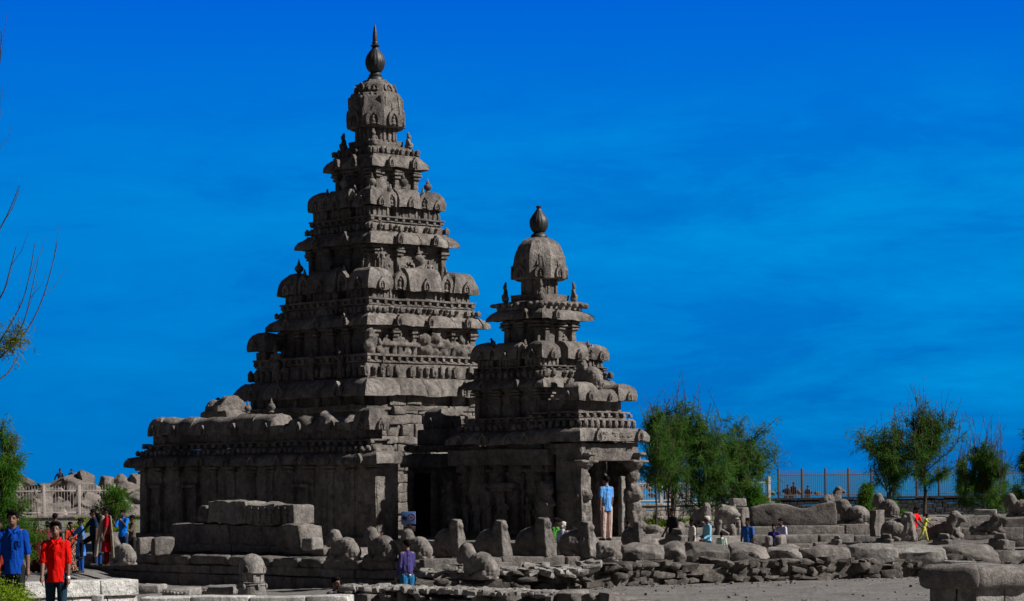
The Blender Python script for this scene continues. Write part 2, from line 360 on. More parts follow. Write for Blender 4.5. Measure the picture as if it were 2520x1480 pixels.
M_LEAF2 = foliage('bright_needles', (0.05, 0.17, 0.012), (0.09, 0.14, 0.02))
M_LEAF3 = foliage('weed_leaves', (0.22, 0.32, 0.02), (0.12, 0.20, 0.015))
# ------------------------------------------------------------------ carved stone vocabulary
np.random.seed(7); random.seed(7)
S45 = -PI / 4
def arch_pts(wd, h, n=14, peak=0.14):
    """horseshoe outline, base at z=0, pointed crown"""
    p = []
    for k in range(n + 1):
        a = R(-35) + (PI + R(70)) * k / n
        x = -math.cos(a) * wd / 2; z = (math.sin(a) + 0.57) / 1.57 * h * (1 - peak)
        if abs(a - PI / 2) < 0.15: z = h
        p.append((x, max(z, 0)))
    return p
def horseshoe(wd=0.5, h=0.55, t=0.09, fig=True):
    """arch ring facing -y, standing on z=0, with a carved figure inside"""
    m = MB(); o = arch_pts(wd, h); i = [(x * 0.6, 0.02 + z * 0.68) for x, z in o]
    n = len(o); v = []
    for (x, z) in o: v.append((x, 0, z))
    for (x, z) in o: v.append((x * 0.97, -t, z))
    for (x, z) in i: v.append((x, -t, z))
    for (x, z) in i: v.append((x, -t * 0.25, z))
    f = []
    for k in range(n - 1):
        for a in range(3): f.append([a * n + k, a * n + k + 1, (a + 1) * n + k + 1, (a + 1) * n + k])
    m.add(v, np.array(f))
    m.prism(i, -t * 0.25, 0.02)
    if fig:
        m.ball((0, -t * 0.55, h * 0.48), (wd * 0.09, t * 0.5, h * 0.09), 8, 6)
        m.ball((0, -t * 0.5, h * 0.26), (wd * 0.14, t * 0.5, h * 0.17), 8, 6)
        m.ball((0, -t * 0.5, h * 0.10), (wd * 0.22, t * 0.5, h * 0.07), 8, 6)
    return m
def figure(h=0.6, seated=False, seed=0):
    """a weathered relief / free figure facing -y"""
    m = MB(); r = random.Random(seed)
    if seated:
        m.ball((0, 0, h * .2), (h * .27, h * .24, h * .18), 10, 7); m.ball((0, .02 * h, h * .45), (h * .19, h * .15, h * .25), 10, 7)
        m.limb((h * .17, 0, h * .55), (h * .24, -h * .1, h * .3), h * .06, h * .05, 8); m.limb((-h * .17, 0, h * .55), (-h * .24, -h * .1, h * .3), h * .06, h * .05, 8)
        m.ball((0, -.03 * h, h * .74), (h * .15, h * .14, h * .14), 10, 7); m.limb((0, 0, h * .82), (0, .02 * h, h * .93), h * .12, h * .08, 8); m.ball((0, -h * .14, h * .3), (h * .2, h * .12, h * .12), 8, 6)
    else:
        t = r.uniform(-.05, .05) * h
        m.limb((-h * .07, 0, 0), (-h * .06 + t, 0, h * .45), h * .05, h * .075, 8); m.limb((h * .09, 0, 0), (h * .06 + t, 0, h * .45), h * .05, h * .075, 8)
        m.ball((t, 0, h * .48), (h * .13, h * .1, h * .1), 10, 7); m.ball((t * .5, 0, h * .66), (h * .13, h * .09, h * .14), 10, 7)
        a = r.uniform(-.3, .3)
        m.limb((h * .14, 0, h * .74), (h * (.24), -.03 * h, h * (.55 + a * .3)), h * .045, h * .035, 8)
        m.limb((-h * .14, 0, h * .74), (-h * (.22 + a * .2), -.03 * h, h * (.56 - a * .4)), h * .045, h * .035, 8)
        m.ball((0, -.01 * h, h * .86), (h * .07, h * .075, h * .08), 8, 6); m.limb((0, 0, h * .92), (0, 0, h * .98), h * .06, h * .03, 8)
    return m
ME_HS = horseshoe().rough(0.012, 9, 3).mesh('horseshoe_arch', 40); ME_HS.materials.append(M_ST)
ME_SEAT = solid(figure(1.0, True), 'seated_guardian', 0.028, 3, 0.05); ME_SEAT.materials.append(M_ST)
ME_FIG = [solid(figure(1.0, False, k), 'carved_figure', 0.028, 2, 0.05) for k in range(3)]
for m_ in ME_FIG: m_.materials.append(M_ST)
def pot_profile(h): return [(.16 * h, 0), (.2 * h, .06 * h), (.12 * h, .14 * h), (.26 * h, .3 * h), (.28 * h, .42 * h), (.2 * h, .56 * h), (.09 * h, .64 * h), (.12 * h, .69 * h), (.07 * h, .76 * h), (.03 * h, .93 * h), (0.005, h)]
ME_POT = MB().lathe(pot_profile(1.0), 14).rough(0.02, 5, 2).mesh('pot_finial', 50); ME_POT.materials.append(M_ST)
FACES = [(-PI / 2 + S45 + PI * k / 2) for k in range(4)]      # outward direction of each face of a diamond set square is phi
def face_frame(k):
    """outward normal angle for face k of a square with corners on the axes; k=0 right-front, 1 right-back, 2 left-back, 3 left-front"""
    return (-PI / 4) + k * PI / 2
def fpos(phi, d, t, z):                                      # point at distance d out from the axis, t along the face
    c, s = math.cos(phi), math.sin(phi)
    return np.array([c * d - s * t, s * d + c * t, z])
COR = [(0.80, 0.10), (1.0, 0.0), (1.015, 0.18), (0.99, 0.52), (0.955, 0.80), (0.90, 1.0)]

def cornice(root, Rr, z0, z1, n=3, name='cornice', mat=M_ST, over=0.35, block=1.1):
    """overhanging rounded eave in separate blocks with horseshoe arches"""
    m = MB(); h = z1 - z0; d1 = Rr / math.sqrt(2)
    prof = [(d1 - over - .05, z0 + .12 * h), (d1 - .05, z0 - 0.0), (d1, z0 + .02 * h), (d1 - .01, z0 + .3 * h), (d1 - .10, z0 + .58 * h), (d1 - .22, z0 + .80 * h), (d1 - .34, z0 + h * .93), (d1 - over - .25, z0 + h * .97)]
    for k in range(4):
        phi = face_frame(k); t = -d1; L = 2 * d1; nb = max(2, int(round(L / block)))
        cuts = [-d1] + sorted(-d1 + L * (q + random.uniform(.25, .75)) / nb for q in range(1, nb)) + [d1]
        for a, b in zip(cuts[:-1], cuts[1:]):
            off = random.uniform(-.018, .018); dz = random.uniform(-.012, .012); ns_ = max(2, int((b - a) / .22))
            g = np.zeros((ns_ + 1, len(prof), 3)); gap = .012
            for i, q in enumerate(np.linspace(0, 1, ns_ + 1)):
                for j, (d, z) in enumerate(prof):
                    ta = a * (d / d1) if a == -d1 else a + gap; tb = b * (d / d1) if b == d1 else b - gap
                    tt = ta + (tb - ta) * q; edge = 0.03 if (q in (0, 1) and abs(tt) < d - .001) else 0
                    g[i, j] = fpos(phi, d + off - edge, tt, z + dz)
            m.grid(g)
    m.loft([(Rr * 0.985 - over * 1.35, z0 + .13 * h), (Rr * 0.985 - over * 1.35, z0 + h * .97)], 4, 1)
    m.rough(0.036, 1.5, 3).rough(0.018, 6, 5)
    o = m.build(name, mat, root, smooth=50)
    for k in (0, 3, 1, 2):
        phi = face_frame(k)
        for q in range(n):
            t = (-1 + 2 * (q + .5) / n) * d1 * .86
            if random.random() < .12: continue
            s_ = h * 1.25 * random.uniform(.82, 1.1)
            a = link('horseshoe_arch', ME_HS, None, o, fpos(phi, d1 + .015, t + random.uniform(-.12, .12), z0 + .02), (random.uniform(-.04, .04), random.uniform(-.05, .05), phi + PI / 2), (s_ * .95, 1.5, s_ * 1.22))
            if k in (1, 2) and n > 3: pass
    return o
def frieze(root, Rr, z0, z1, step=0.27, name='carved_frieze', mat=M_ST, wd=0.6):
    """course of little crouching lions"""
    m = MB(); h = z1 - z0; d = Rr / math.sqrt(2) - .06
    m.loft([(Rr - .24, z0 - .02), (Rr - .24, z0 + h * .55), (Rr - .34, z0 + h)], 4, 4)
    for k in range(4):
        phi = face_frame(k); n = int(2 * d / step)
        for q in range(n + 1):
            if random.random() < .07: continue
            t = -d + 2 * d * q / n; s_ = random.uniform(.85, 1.12); wdt = step * wd * .5 * s_
            c = fpos(phi, d - .04, t, z0 + h * .42 + random.uniform(-.01, .01))
            m.ball(c, (wdt * 1.05, wdt * 1.05, h * .46 * s_), 7, 5)
            if q % 3 == 0: m.box(fpos(phi, d - .06, t, z0 + h * .35), (.16, step * .8, h * .66), phi, .03, 1)
            elif random.random() < .6: m.ball(fpos(phi, d + .03, t, z0 + h * .55), (.045, .045, .05), 6, 4)
    m.rough(0.02, 4, 8)
    return m.build(name, mat, root, smooth=50)
def moulding(root, Rr, z0, z1, name='base_moulding', mat=M_ST):
    """two thin fillets with little upright blocks between"""
    m = MB(); h = z1 - z0; d = Rr / math.sqrt(2)
    m.loft([(Rr - .22, z0), (Rr - .10, z0 + .01), (Rr - .1, z0 + h * .22), (Rr - .2, z0 + h * .3), (Rr - .2, z0 + h * .7), (Rr - .02, z0 + h * .76), (Rr - .02, z0 + h), (Rr - .3, z0 + h + .01)], 4, 8)
    for k in range(4):
        phi = face_frame(k); n = int(2 * d / .36)
        for q in range(n + 1):
            m.box(fpos(phi, d - .12, -d + .1 + (2 * d - .2) * q / n, z0 + h * .5), (.16, .12, h * .55), phi, .015, 1)
    m.rough(0.018, 4, 4)
    return m.build(name, mat, root, smooth=40)
def storey(root, Rr, z0, z1, npil=4, name='storey_wall', mat=M_ST, figs=True, cap=True, seed=0, faces=(0, 1, 2, 3), niche=False, pw=.24):
    """wall with pilasters, capitals, niches and relief figures"""
    rd = random.Random(seed + int(Rr * 100)); m = MB(); h = z1 - z0; Rr = Rr - .16 if cap else Rr; d = Rr / math.sqrt(2)
    m.loft([(Rr, z0), (Rr, z0 + h * .25), (Rr * .995, z0 + h * .5), (Rr, z0 + h * .75), (Rr * 1.0, z1)], 4, int(max(4, 2 * d / .35)))
    m.rough(0.035, 1.6, 5)
    o = m.build(name, mat, root, smooth=40)
    p = MB()
    for k in faces:
        phi = face_frame(k)
        for q in range(npil + 1):
            t = -d + .14 + (2 * d - .28) * q / npil + rd.uniform(-.02, .02)
            p.box(fpos(phi, d + .03, t, z0 + h * .42), (.18, pw * .8, h * .84), phi, .025, .25)
            if cap:
                p.box(fpos(phi, d + .06, t, z0 + h * .70), (.26, pw * 1.25, h * .07), phi, .03, .3)
                p.box(fpos(phi, d + .08, t, z0 + h * .80), (.32, pw * 1.7, h * .07), phi, .03, .3)
                p.ball(fpos(phi, d + .06, t, z0 + h * .92), (.14, .14, h * .09), 8, 6)
                p.box(fpos(phi, d + .10, t, z0 + h * .9), (.26, pw * 1.5, h * .1), phi, .04, .3)
        # flat entablature band
        p.box(fpos(phi, d + .02, 0, z1 - h * .05), (.22, 2 * d, h * .10), phi, .02, .5)
    p.rough(0.022, 4, 7)
    p.build('pilasters', mat, o, smooth=40)
    if figs:
        for k in faces:
            phi = face_frame(k)
            for q in range(npil):
                t = -d + .14 + (2 * d - .28) * (q + .5) / npil
                hh = min(h * .6, 1.35); me = rd.choice(ME_FIG)
                if niche and q % 2 == 1:
                    nb = MB(); ww = min(.75, (2 * d / npil) * .62)
                    for sx in (-1, 1): nb.box((sx * ww / 2, 0, h * .36), (.09, .16, h * .62), None, .02, .3)
                    nb.box((0, 0, h * .70), (ww + .25, .24, .10), None, .03, .3); nb.box((0, 0, h * .77), (ww + .02, .2, .1), None, .05, .3)
                    nb.box((0, 0, .05), (ww + .2, .24, .1), None, .03, .3); nb.rough(.02, 4, 3)
                    ob = nb.build('niche_frame', mat, o, fpos(phi, d + .05, t, z0 + h * .08), (0, 0, phi + PI / 2), smooth=40)
                    link('carved_figure', me, None, o, fpos(phi, d + .0, t, z0 + h * .14), (0, 0, phi + PI / 2), (hh * 1.0, hh * .7, hh * .85))
                elif rd.random() < .75:
                    link('carved_figure', me, None, o, fpos(phi, d - .0, t + rd.uniform(-.08, .08), z0 + h * .06), (0, 0, phi + PI / 2), (hh * rd.uniform(.9, 1.2), hh * .8, hh * rd.uniform(.8, 1)))
    return o
def kuta_roof(root, c, half, h, rz=0, finial=0.0, name='corner_roof', seed=0, arches=True, mat=M_ST, el=1.0, broken=0):
    """square domed miniature roof"""
    m = MB(); r_ = half * math.sqrt(2)
    prof = [(r_ * .7, .06 * h), (r_ * .98, -.02 * h), (r_ * 1.02, .10 * h), (r_ * 1.0, .33 * h), (r_ * .95, .55 * h), (r_ * .85, .74 * h), (r_ * .66, .90 * h), (r_ * .4, .98 * h), (r_ * .05, 1.02 * h)]
    m.loft(prof, 4, 6, PI / 4, sx=el); m.rough(0.045, 1.9, seed + 11).rough(0.018, 6, seed)
    o = m.build(name, mat, root, c, rz, smooth=50)
    if arches:
        for k in range(4):
            a = k * PI / 2; s_ = h * .78; e_ = el if k % 2 == 0 else 1
            link('horseshoe_arch', ME_HS, None, o, (math.cos(a) * half * .985 * e_, math.sin(a) * half * .985, 0.0), (R(-3) if 0 else 0, 0, a + PI / 2), (s_ * 1.1, 1.1, s_ * 1.2))
    if finial: link('pot_finial', ME_POT, None, o, (0, 0, h * .97), None, finial)
    return o
def sala_roof(root, c, half_d, half_l, h, rz=0, name='barrel_roof', seed=0, finial=0.0, mat=M_ST, arches=1, broken=0.0):
    """barrel vaulted miniature roof; long axis local x, front -y"""
    m = MB(); prof = []
    n = 16
    for k in range(n + 1):
        a = PI * k / n; y = -math.cos(a) * half_d; z = math.sin(a) ** .62 * h
        if k in (0, n): z = -.02 * h
        prof.append((y, z))
    nl = max(4, int(2 * half_l / .18)); g = np.zeros((nl + 1, len(prof), 3)); rr = random.Random(seed)
    for i in range(nl + 1):
        x = -half_l + 2 * half_l * i / nl
        for j, (y, z) in enumerate(prof): g[i, j] = (x, y, z)
    m.grid(g[:, ::-1]); m.prism([(y, z) for y, z in prof], -half_l, -half_l - .02, rotz(PI / 2) @ np.diag([1, 1, 1.0])); m.prism([(y, z) for y, z in prof], half_l, half_l + .02, rotz(PI / 2))
    m.v = [v.copy() for v in m.v]
    if broken:                                         # chipped crown
        for k, v in enumerate(m.v):
            nn = noise3(np.stack([v[:, 0] * 2.2 + seed, v[:, 1] * 1.2, v[:, 2] * 0], 1), seed); msk = (v[:, 2] > h * .55)
            v[:, 2] -= msk * np.clip(nn + .1, 0, 1) * broken * h
    m.rough(0.045, 1.8, seed + 3).rough(0.018, 6, seed)
    o = m.build(name, mat, root, c, rz, smooth=50)
    for q in range(arches):
        s_ = h * .8; x = 0 if arches == 1 else (-.5 + q) * half_l
        link('horseshoe_arch', ME_HS, None, o, (x, -half_d * .97, 0), (0, 0, 0), (s_, 1.2, s_ * 1.2))
        link('horseshoe_arch', ME_HS, None, o, (x, half_d * .97, 0), (0, 0, PI), (s_, 1.2, s_ * 1.2))
    if finial:
        for x in ((0,) if half_l < .8 else (-half_l * .35, half_l * .35)): link('pot_finial', ME_POT, None, o, (x, 0, h * .97), None, finial)
    return o
def gable(root, c, wd, h, rz, name='gable_arch', mat=M_ST, seed=0):
    """narrow horseshoe-ended bay roof with a tall crest"""
    m = horseshoe(wd, h, .16); m.box((0, .18, h * .34), (wd * .9, .4, h * .66), None, wd * .2, .2); m.limb((0, -.05, h * .92), (0, -.05, h * 1.22), .07, .03, 6)
    m.rough(0.02, 4, seed)
    return m.build(name, mat, root, c, rz, smooth=45)
def hara(root, Rr, z0, z1, Rw, zw0, kw=.28, faces=(0, 1, 2, 3), corners=(0, 1, 2, 3), finials=(.6, .8), seed=0, broken=(), sala=True, back=.55):
    """row of miniature shrines round a storey: roofs from z0 to z1, their walls below"""
    d = Rr / math.sqrt(2); h = z1 - z0; half = d * kw; rd = random.Random(seed)
    wallh = z0 - zw0; dw = Rw / math.sqrt(2)
    w_ = MB()
    w_.loft([(Rw - .30, zw0), (Rw - .30, z0 + .1)], 4, 10)
    # parapet mass joining the roofs
    w_.loft([(Rr - .42, z0 - .03), (Rr - .42, z0 + h * .45), (Rr - .55, z0 + h * .62), (Rr - .9, z0 + h * .62)], 4, 10)
    for k in faces:
        phi = face_frame(k)
        for t, ww in ((0, d * .56), (-d + half, half * 1.55), (d - half, half * 1.55)):
            w_.box(fpos(phi, dw - .16, t * dw / d, zw0 + wallh / 2), (.34, ww, wallh), phi, .02, .3)
            for q in (-1, -.35, .35, 1): w_.box(fpos(phi, dw - .0, t * dw / d + q * ww * .46, zw0 + wallh / 2), (.1, .11, wallh), phi, .02, .3)
        for t in (-d * .43, d * .43): w_.box(fpos(phi, dw - .18, t, zw0 + wallh / 2), (.2, .2, wallh), phi, .02, .3)
    w_.rough(0.02, 3, seed + 1)
    o = w_.build('bay_walls', M_ST, root, smooth=40)
    for k in corners:
        phi = k * PI / 2 - PI / 2                       # 0 near, 1 right, 2 far, 3 left
        rc = Rr - half * math.sqrt(2)
        kuta_roof(root, (math.cos(phi) * rc, math.sin(phi) * rc, z0), half, h, PI / 4, finials[0] if rd.random() < .7 else 0, seed=seed + k)
    for k in faces:
        phi = face_frame(k)
        if sala: sala_roof(root, fpos(phi, d - .28, 0, z0), .36, d * .29, h * (1.04), phi + PI / 2, seed=seed + k * 3, finial=finials[1], broken=.5 if k in broken else 0)
        for t in (-d * .43, d * .43):
            if rd.random() < .85: gable(root, fpos(phi, d - .16, t, z0 - .02), h * .72, h * .95, phi + PI / 2, seed=seed + k)
    return o

# ------------------------------------------------------------------ great shrine
S1, D1 = 68.0, F / 68.0
A0 = P(933, 1178, D1); GX, GY = A0[0], A0[1]
def z1_(v): return EYE + (1178.0 - v) / S1
GZ = 1.0
G = thing('great_shrine', 'tallest stone tower, stepped tiers under an octagonal dome with a long spiked black finial', 'temple tower', (GX, GY, 0), R(-1.5))
def r1(px): return px / S1
# lower body, hidden below by the long block
body = storey(G, r1(300), GZ - .6, z1_(1010), 6, name='shrine_wall', seed=3)
rl = MB()                                             # rough masonry on the lit side, where the facing has fallen
phi = face_frame(0); dd = r1(300) / math.sqrt(2)
zc = z1_(1300)
while zc < z1_(1005):
    hh = random.uniform(.26, .42); t = -dd
    while t < dd:
        ln = random.uniform(.4, 1.1); rl.box(fpos(phi, dd + .05, t + ln / 2, zc + hh / 2), (.5 + random.uniform(-.22, .25), ln * .97, hh * .97), phi, .05, .3); t += ln
    zc += hh
rl.rough(.05, 2.5, 4).rough(.02, 7, 2).build('fallen_facing_masonry', M_ST, G, smooth=40)
lg = MB(); lg.loft([(r1(318), z1_(1022)), (r1(330), z1_(1018)), (r1(330), z1_(1006)), (r1(300), z1_(1003))], 4, 14); lg.rough(.06, 1.5, 5); lg.build('ledge', M_ST, G, smooth=40)
storey(G, r1(312), z1_(1008), z1_(980), 5, name='recessed_wall', figs=False, cap=False)
cornice(G, r1(362), z1_(985), z1_(940), 4, over=.45)
frieze(G, r1(322), z1_(938), z1_(905), .33)
moulding(G, r1(312), z1_(905), z1_(885))
storey(G, r1(246), z1_(900), z1_(812), 5, seed=5, cap=True)
# statues and eroded beasts standing on the ledge
for (u_, v0, v1, Rk, kx) in ((787, 942, 872, 300, 3), (862, 942, 870, 320, 3), (690, 942, 850, 300, 3)):
    x = (u_ - 933) / S1
    t = x * math.sqrt(2) + r1(320) / math.sqrt(2) if 0 else None
    y = -(r1(335) - abs(x)) + 0.15
    link('standing_statue', ME_FIG[kx % 3], None, G, (x, y + .1, z1_(v0)), (0, 0, S45), ((v0 - v1) / S1 * 1.0,) * 2 + ((v0 - v1) / S1,))
nr = MB()
for k in range(5): nr.ball((random.uniform(-.06, .06), -r1(266) + random.uniform(-.05, .05), z1_(925) + .3 * k), (.2, .2, .22), 8, 6)
nr.limb((0.02, -r1(262), z1_(930)), (0, -r1(250), z1_(822)), .2, .15)
me = solid(nr, 'eroded_lion_column', .04, 1, .12, .2); link('eroded_lion_column', me, M_ST, G)
# eroded animal sculpture on the lit face of this storey
an = MB(); phi = face_frame(0); d_ = r1(246) / math.sqrt(2)
for t, z, a, b in ((-1.3, .95, .3, .2), (-.7, .85, .4, .25), (-.1, .7, .45, .32), (.45, .75, .35, .3), (1.0, .55, .3, .25), (1.3, .9, .38, .18), (1.9, .9, .34, .2), (1.5, .45, .2, .28), (.9, .35, .2, .3), (2.1, .4, .2, .28), (0.0, .3, .45, .3)):
    if z > .8: continue
    an.ball(fpos(phi, d_ + .0, t, z1_(893) + z), (a * .72, a * .72, b * .8), 10, 7)
an.box(fpos(phi, d_ + .0, 0.3, z1_(893) + .5), (.25, 4.6, .14), phi, .05, .3)
for q in range(14): an.merge(figure(.8, q % 4 == 0, q), rotz(phi + PI / 2), fpos(phi, d_ + .0, -2.1 + q * .32, z1_(893) + random.uniform(.0, .12)), random.uniform(.8, 1.15))
me = solid(an, 'carved_animal_frieze', .032, 1, .06, .1); link('carved_animal_frieze', me, M_ST, G)
kuta_roof(G, (-r1(275), 0.0, z1_(863)), .5, (863 - 818) / S1, PI / 4, seed=31)
pm = MB(); pm.box((-r1(275), 0, z1_(895)), (.55, .55, .9), PI / 4, .04, .3); pm.rough(.03, 3, 2).build('corner_pier', M_ST, G)
cornice(G, r1(276), z1_(815), z1_(783), 3)
frieze(G, r1(256), z1_(783), z1_(766), .25)
moulding(G, r1(244), z1_(766), z1_(748))
hara(G, r1(247), z1_(727), z1_(674), r1(228), z1_(752), .22, seed=2)
storey(G, r1(176), z1_(700), z1_(612), 3, seed=7)
cornice(G, r1(205), z1_(614.6), z1_(582), 2, over=.3)
frieze(G, r1(179), z1_(580), z1_(561), .24)
moulding(G, r1(169), z1_(561), z1_(546))
hara(G, r1(171), z1_(522), z1_(476), r1(156), z1_(550), .26, finials=(.55, .6), seed=9)
storey(G, r1(109), z1_(500), z1_(421), 2, seed=11)
cornice(G, r1(132), z1_(423), z1_(389), 2, over=.25)
frieze(G, r1(110), z1_(389), z1_(368), .22)
pl = MB(); pl.loft([(r1(80), z1_(378)), (r1(82), z1_(366)), (r1(66), z1_(365)), (r1(68), z1_(351)), (r1(50), z1_(350))], 4, 6); pl.rough(.025, 3, 2).build('neck_platform', M_ST, G, smooth=40)
for k in range(4):
    a = -PI / 2 + k * PI / 2
    link('seated_guardian', ME_SEAT, None, G, (math.cos(a) * r1(80), math.sin(a) * r1(80), z1_(372)), (0, 0, a + PI / 2), (.66,) * 3)
nk = MB(); nk.loft([(r1(50), z1_(352)), (r1(50), z1_(305))], 8, 3, PI / 8)
for k in range(8):
    for q in (-.5, 0, .5):
        a = k * PI / 4; d_ = r1(46); nk.box(fpos(a, d_ + .02, q * .42, z1_(329)), (.1, .09, .68), a, .02, .3)
nk.rough(.02, 4, 2).build('neck', M_ST, G, smooth=40)
def dome(root, prof, zf, ph=PI / 8, arch_w=.8, arch_h=.62, name='dome'):
    m = MB(); pts = []
    for i in range(len(prof) - 1):
        (a, z0), (b, zz) = prof[i], prof[i + 1]
        for q in range(2): pts.append((a + (b - a) * q / 2, z0 + (zz - z0) * q / 2))
    pts.append(prof[-1]); m.loft(pts, 8, 5, ph); m.rough(.02, 2.2, 6).rough(.01, 7, 2)
    o = m.build(name, M_ST, root, smooth=30)
    return o
dm = dome(G, [(r1(44), z1_(312)), (r1(62), z1_(321)), (r1(70.5), z1_(317)), (r1(71), z1_(300)), (r1(70.5), z1_(270)), (r1(67), z1_(246)), (r1(63), z1_(236)), (r1(55), z1_(233)), (r1(52), z1_(222)), (r1(44), z1_(211)), (r1(33), z1_(203)), (r1(30), z1_(199)), (r1(15), z1_(197))], 0)
for k in range(8):
    a = k * PI / 4
    link('horseshoe_arch', ME_HS, None, dm, fpos(a, r1(64.5), 0, z1_(317)), (0, 0, a + PI / 2), (1.1, 1.1, 1.15))
    c_ = MB()                                          # flame-like crest above each arch and ribs down the corners
    c_.limb((0, -.02, .5), (0, -.03, .78), .09, .04, 6)
    for s_ in (-1, 1):
        c_.limb((s_ * .34, 0, .45), (s_ * .3, -.02, 1.0), .05, .09, 6); c_.limb((s_ * .3, -.02, 1.0), (s_ * .16, 0, .72), .08, .04, 6); c_.box((s_ * .1, 0, 1.0), (.03, .05, .4), None, .01, 1)
    c_.rough(.03, 6, k).build('scroll_ornament', M_ST, dm, fpos(a, r1(64), 0, z1_(317)), (R(-4), 0, a + PI / 2))
    link('horseshoe_arch', ME_HS, None, dm, fpos(a, r1(47.5), 0, z1_(231)), (R(-14), 0, a + PI / 2), (.85, 1.0, .6))
fin = MB()
fp = [(20, 199), (19.5, 193), (16, 190), (17, 186), (13, 183), (12, 179), (16, 177), (21, 170), (24.5, 159), (25, 150), (22, 139), (15, 128), (8.5, 121), (7, 117), (11, 115), (11.5, 112.5), (7, 110), (7.5, 106), (6.5, 103)]
fin.lathe([(r1(a), z1_(v)) for a, v in fp], 48, ribs=16, ramp=.0)
fin.v = [v for v in fin.v]
g_ = fin.v[0]; zz = g_[:, 2]; an_ = np.arctan2(g_[:, 1], g_[:, 0]); k_ = (zz > z1_(172)) & (zz < z1_(125))
g_[:, :2] *= (1 - .07 * k_ * np.abs(np.sin(an_ * 8)))[:, None]
spk = [(6, 103), (6.4, 95), (5.2, 82), (3.4, 70), (1.6, 62), (.3, 59.5)]
FN = fin.build('pot_finial', M_FIN, G, smooth=60)
MB().lathe([(r1(a), z1_(v)) for a, v in spk], 16, c=(0, 0, 0)).build('spike', M_FIN, FN, smooth=60)

fr_ = random.Random(12)
for Rk, vz, n_ in ((350, 942, 9), (262, 784, 6), (190, 582, 4), (232, 672, 5)):
    for q in range(n_):
        k = fr_.choice((0, 3)); t = fr_.uniform(-.8, .8) * r1(Rk) / math.sqrt(2); hh = fr_.uniform(.35, .75)
        link('carved_figure', ME_FIG[q % 3], None, G, fpos(face_frame(k), r1(Rk) / math.sqrt(2) - .42, t, z1_(vz)), (fr_.uniform(-.1, .1), fr_.uniform(-.15, .15), face_frame(k) + PI / 2 + fr_.uniform(-.5, .5)), (hh * 1.2, hh * 1.1, hh))
# ------------------------------------------------------------------ small shrine
S2, D2 = 77.9, F / 77.9
B0 = P(1332, 1174.4, D2); BX, BY = B0[0], B0[1]
def z2_(v): return EYE + (1174.4 - v) / S2
def r2(px): return px / S2
Q = thing('small_shrine', 'shorter stone tower with a rounded dome, stubby black pot finial and lion-pillared porch', 'temple tower', (BX, BY, 0), R(1.5))
storey(Q, r2(205), .5, z2_(1098), 4, name='shrine_wall', seed=21, niche=True)
cornice(Q, r2(236), z2_(1095), z2_(1062), 4, over=.4)
frieze(Q, r2(206), z2_(1062), z2_(1042), .25)
moulding(Q, r2(194), z2_(1042), z2_(1030))
storey(Q, r2(170), z2_(1032), z2_(958), 3, seed=23, cap=True)
cornice(Q, r2(200), z2_(960), z2_(934), 2, over=.3)
frieze(Q, r2(181), z2_(934), z2_(914), .26)
moulding(Q, r2(168), z2_(916), z2_(906))
hara(Q, r2(169), z2_(888), z2_(848), r2(153), z2_(908), .26, finials=(0, 0), seed=25)
storey(Q, r2(98), z2_(866), z2_(790), 2, seed=27)
cornice(Q, r2(134), z2_(792), z2_(763), 2, over=.3)
rl2 = MB(); rl2.loft([(r2(104), z2_(766)), (r2(106), z2_(746)), (r2(85), z2_(744)), (r2(70), z2_(743)), (r2(72), z2_(728)), (r2(50), z2_(727))], 4, 8)
for k in range(4):
    phi = face_frame(k)
    for q in range(7): rl2.limb(fpos(phi, r2(66), -.85 + q * .28, z2_(752)), fpos(phi, r2(80), -.85 + q * .28, z2_(754)), .07, .09, 7)
    a = k * PI / 2; rl2.limb((math.cos(a) * r2(85), math.sin(a) * r2(85), z2_(753)), (math.cos(a) * r2(114), math.sin(a) * r2(114), z2_(754)), .07, .09, 7)
rl2.rough(.025, 4, 3).build('neck_platform', M_ST, Q, smooth=40)
for k in range(4):
    a = -PI / 2 + k * PI / 2
    link('seated_guardian', ME_SEAT, None, Q, (math.cos(a) * r2(84), math.sin(a) * r2(84), z2_(747)), (0, 0, a + PI / 2), (.5, .5, .68))
nk = MB(); nk.loft([(r2(44), z2_(730)), (r2(44), z2_(686))], 8, 3, PI / 8)
for k in range(8):
    for q in (-.5, .5):
        a = k * PI / 4; nk.box(fpos(a, r2(41), q * .34, z2_(708)), (.1, .09, .6), a, .02, .3)
nk.rough(.02, 4, 2).build('neck', M_ST, Q, smooth=40)
dm = dome(Q, [(r2(42), z2_(684)), (r2(62), z2_(691)), (r2(69), z2_(688)), (r2(69), z2_(676)), (r2(68), z2_(655)), (r2(66), z2_(637)), (r2(62), z2_(622)), (r2(55), z2_(607)), (r2(44), z2_(595)), (r2(32), z2_(588)), (r2(14), z2_(584))], 0)
for k in range(8):
    a = k * PI / 4
    link('horseshoe_arch', ME_HS, None, dm, fpos(a, r2(63), 0, z2_(688)), (0, 0, a + PI / 2), (.7, 1.0, .75))
    c_ = MB(); c_.limb((0, 0, .3), (0, .02, .72), .07, .05, 6); c_.limb((-.1, 0, .4), (-.06, 0, .6), .05, .04, 6); c_.limb((.12, 0, .38), (.05, 0, .66), .05, .04, 6)
    c_.rough(.04, 6, k).build('scroll_ornament', M_ST, dm, fpos(a, r2(63), 0, z2_(688)), (R(-3), 0, a + PI / 2))
fin = MB()
fp = [(20, 585), (20, 579), (15, 576), (13, 573), (17, 570), (22, 560), (23.5, 549), (22, 540), (16, 530), (10, 522), (6, 516), (5, 513), (6.5, 511), (6.5, 507.5), (2, 507)]
fin.lathe([(r2(a), z2_(v)) for a, v in fp], 48)
g_ = fin.v[0]; zz = g_[:, 2]; an_ = np.arctan2(g_[:, 1], g_[:, 0]); k_ = (zz > z2_(566)) & (zz < z2_(520))
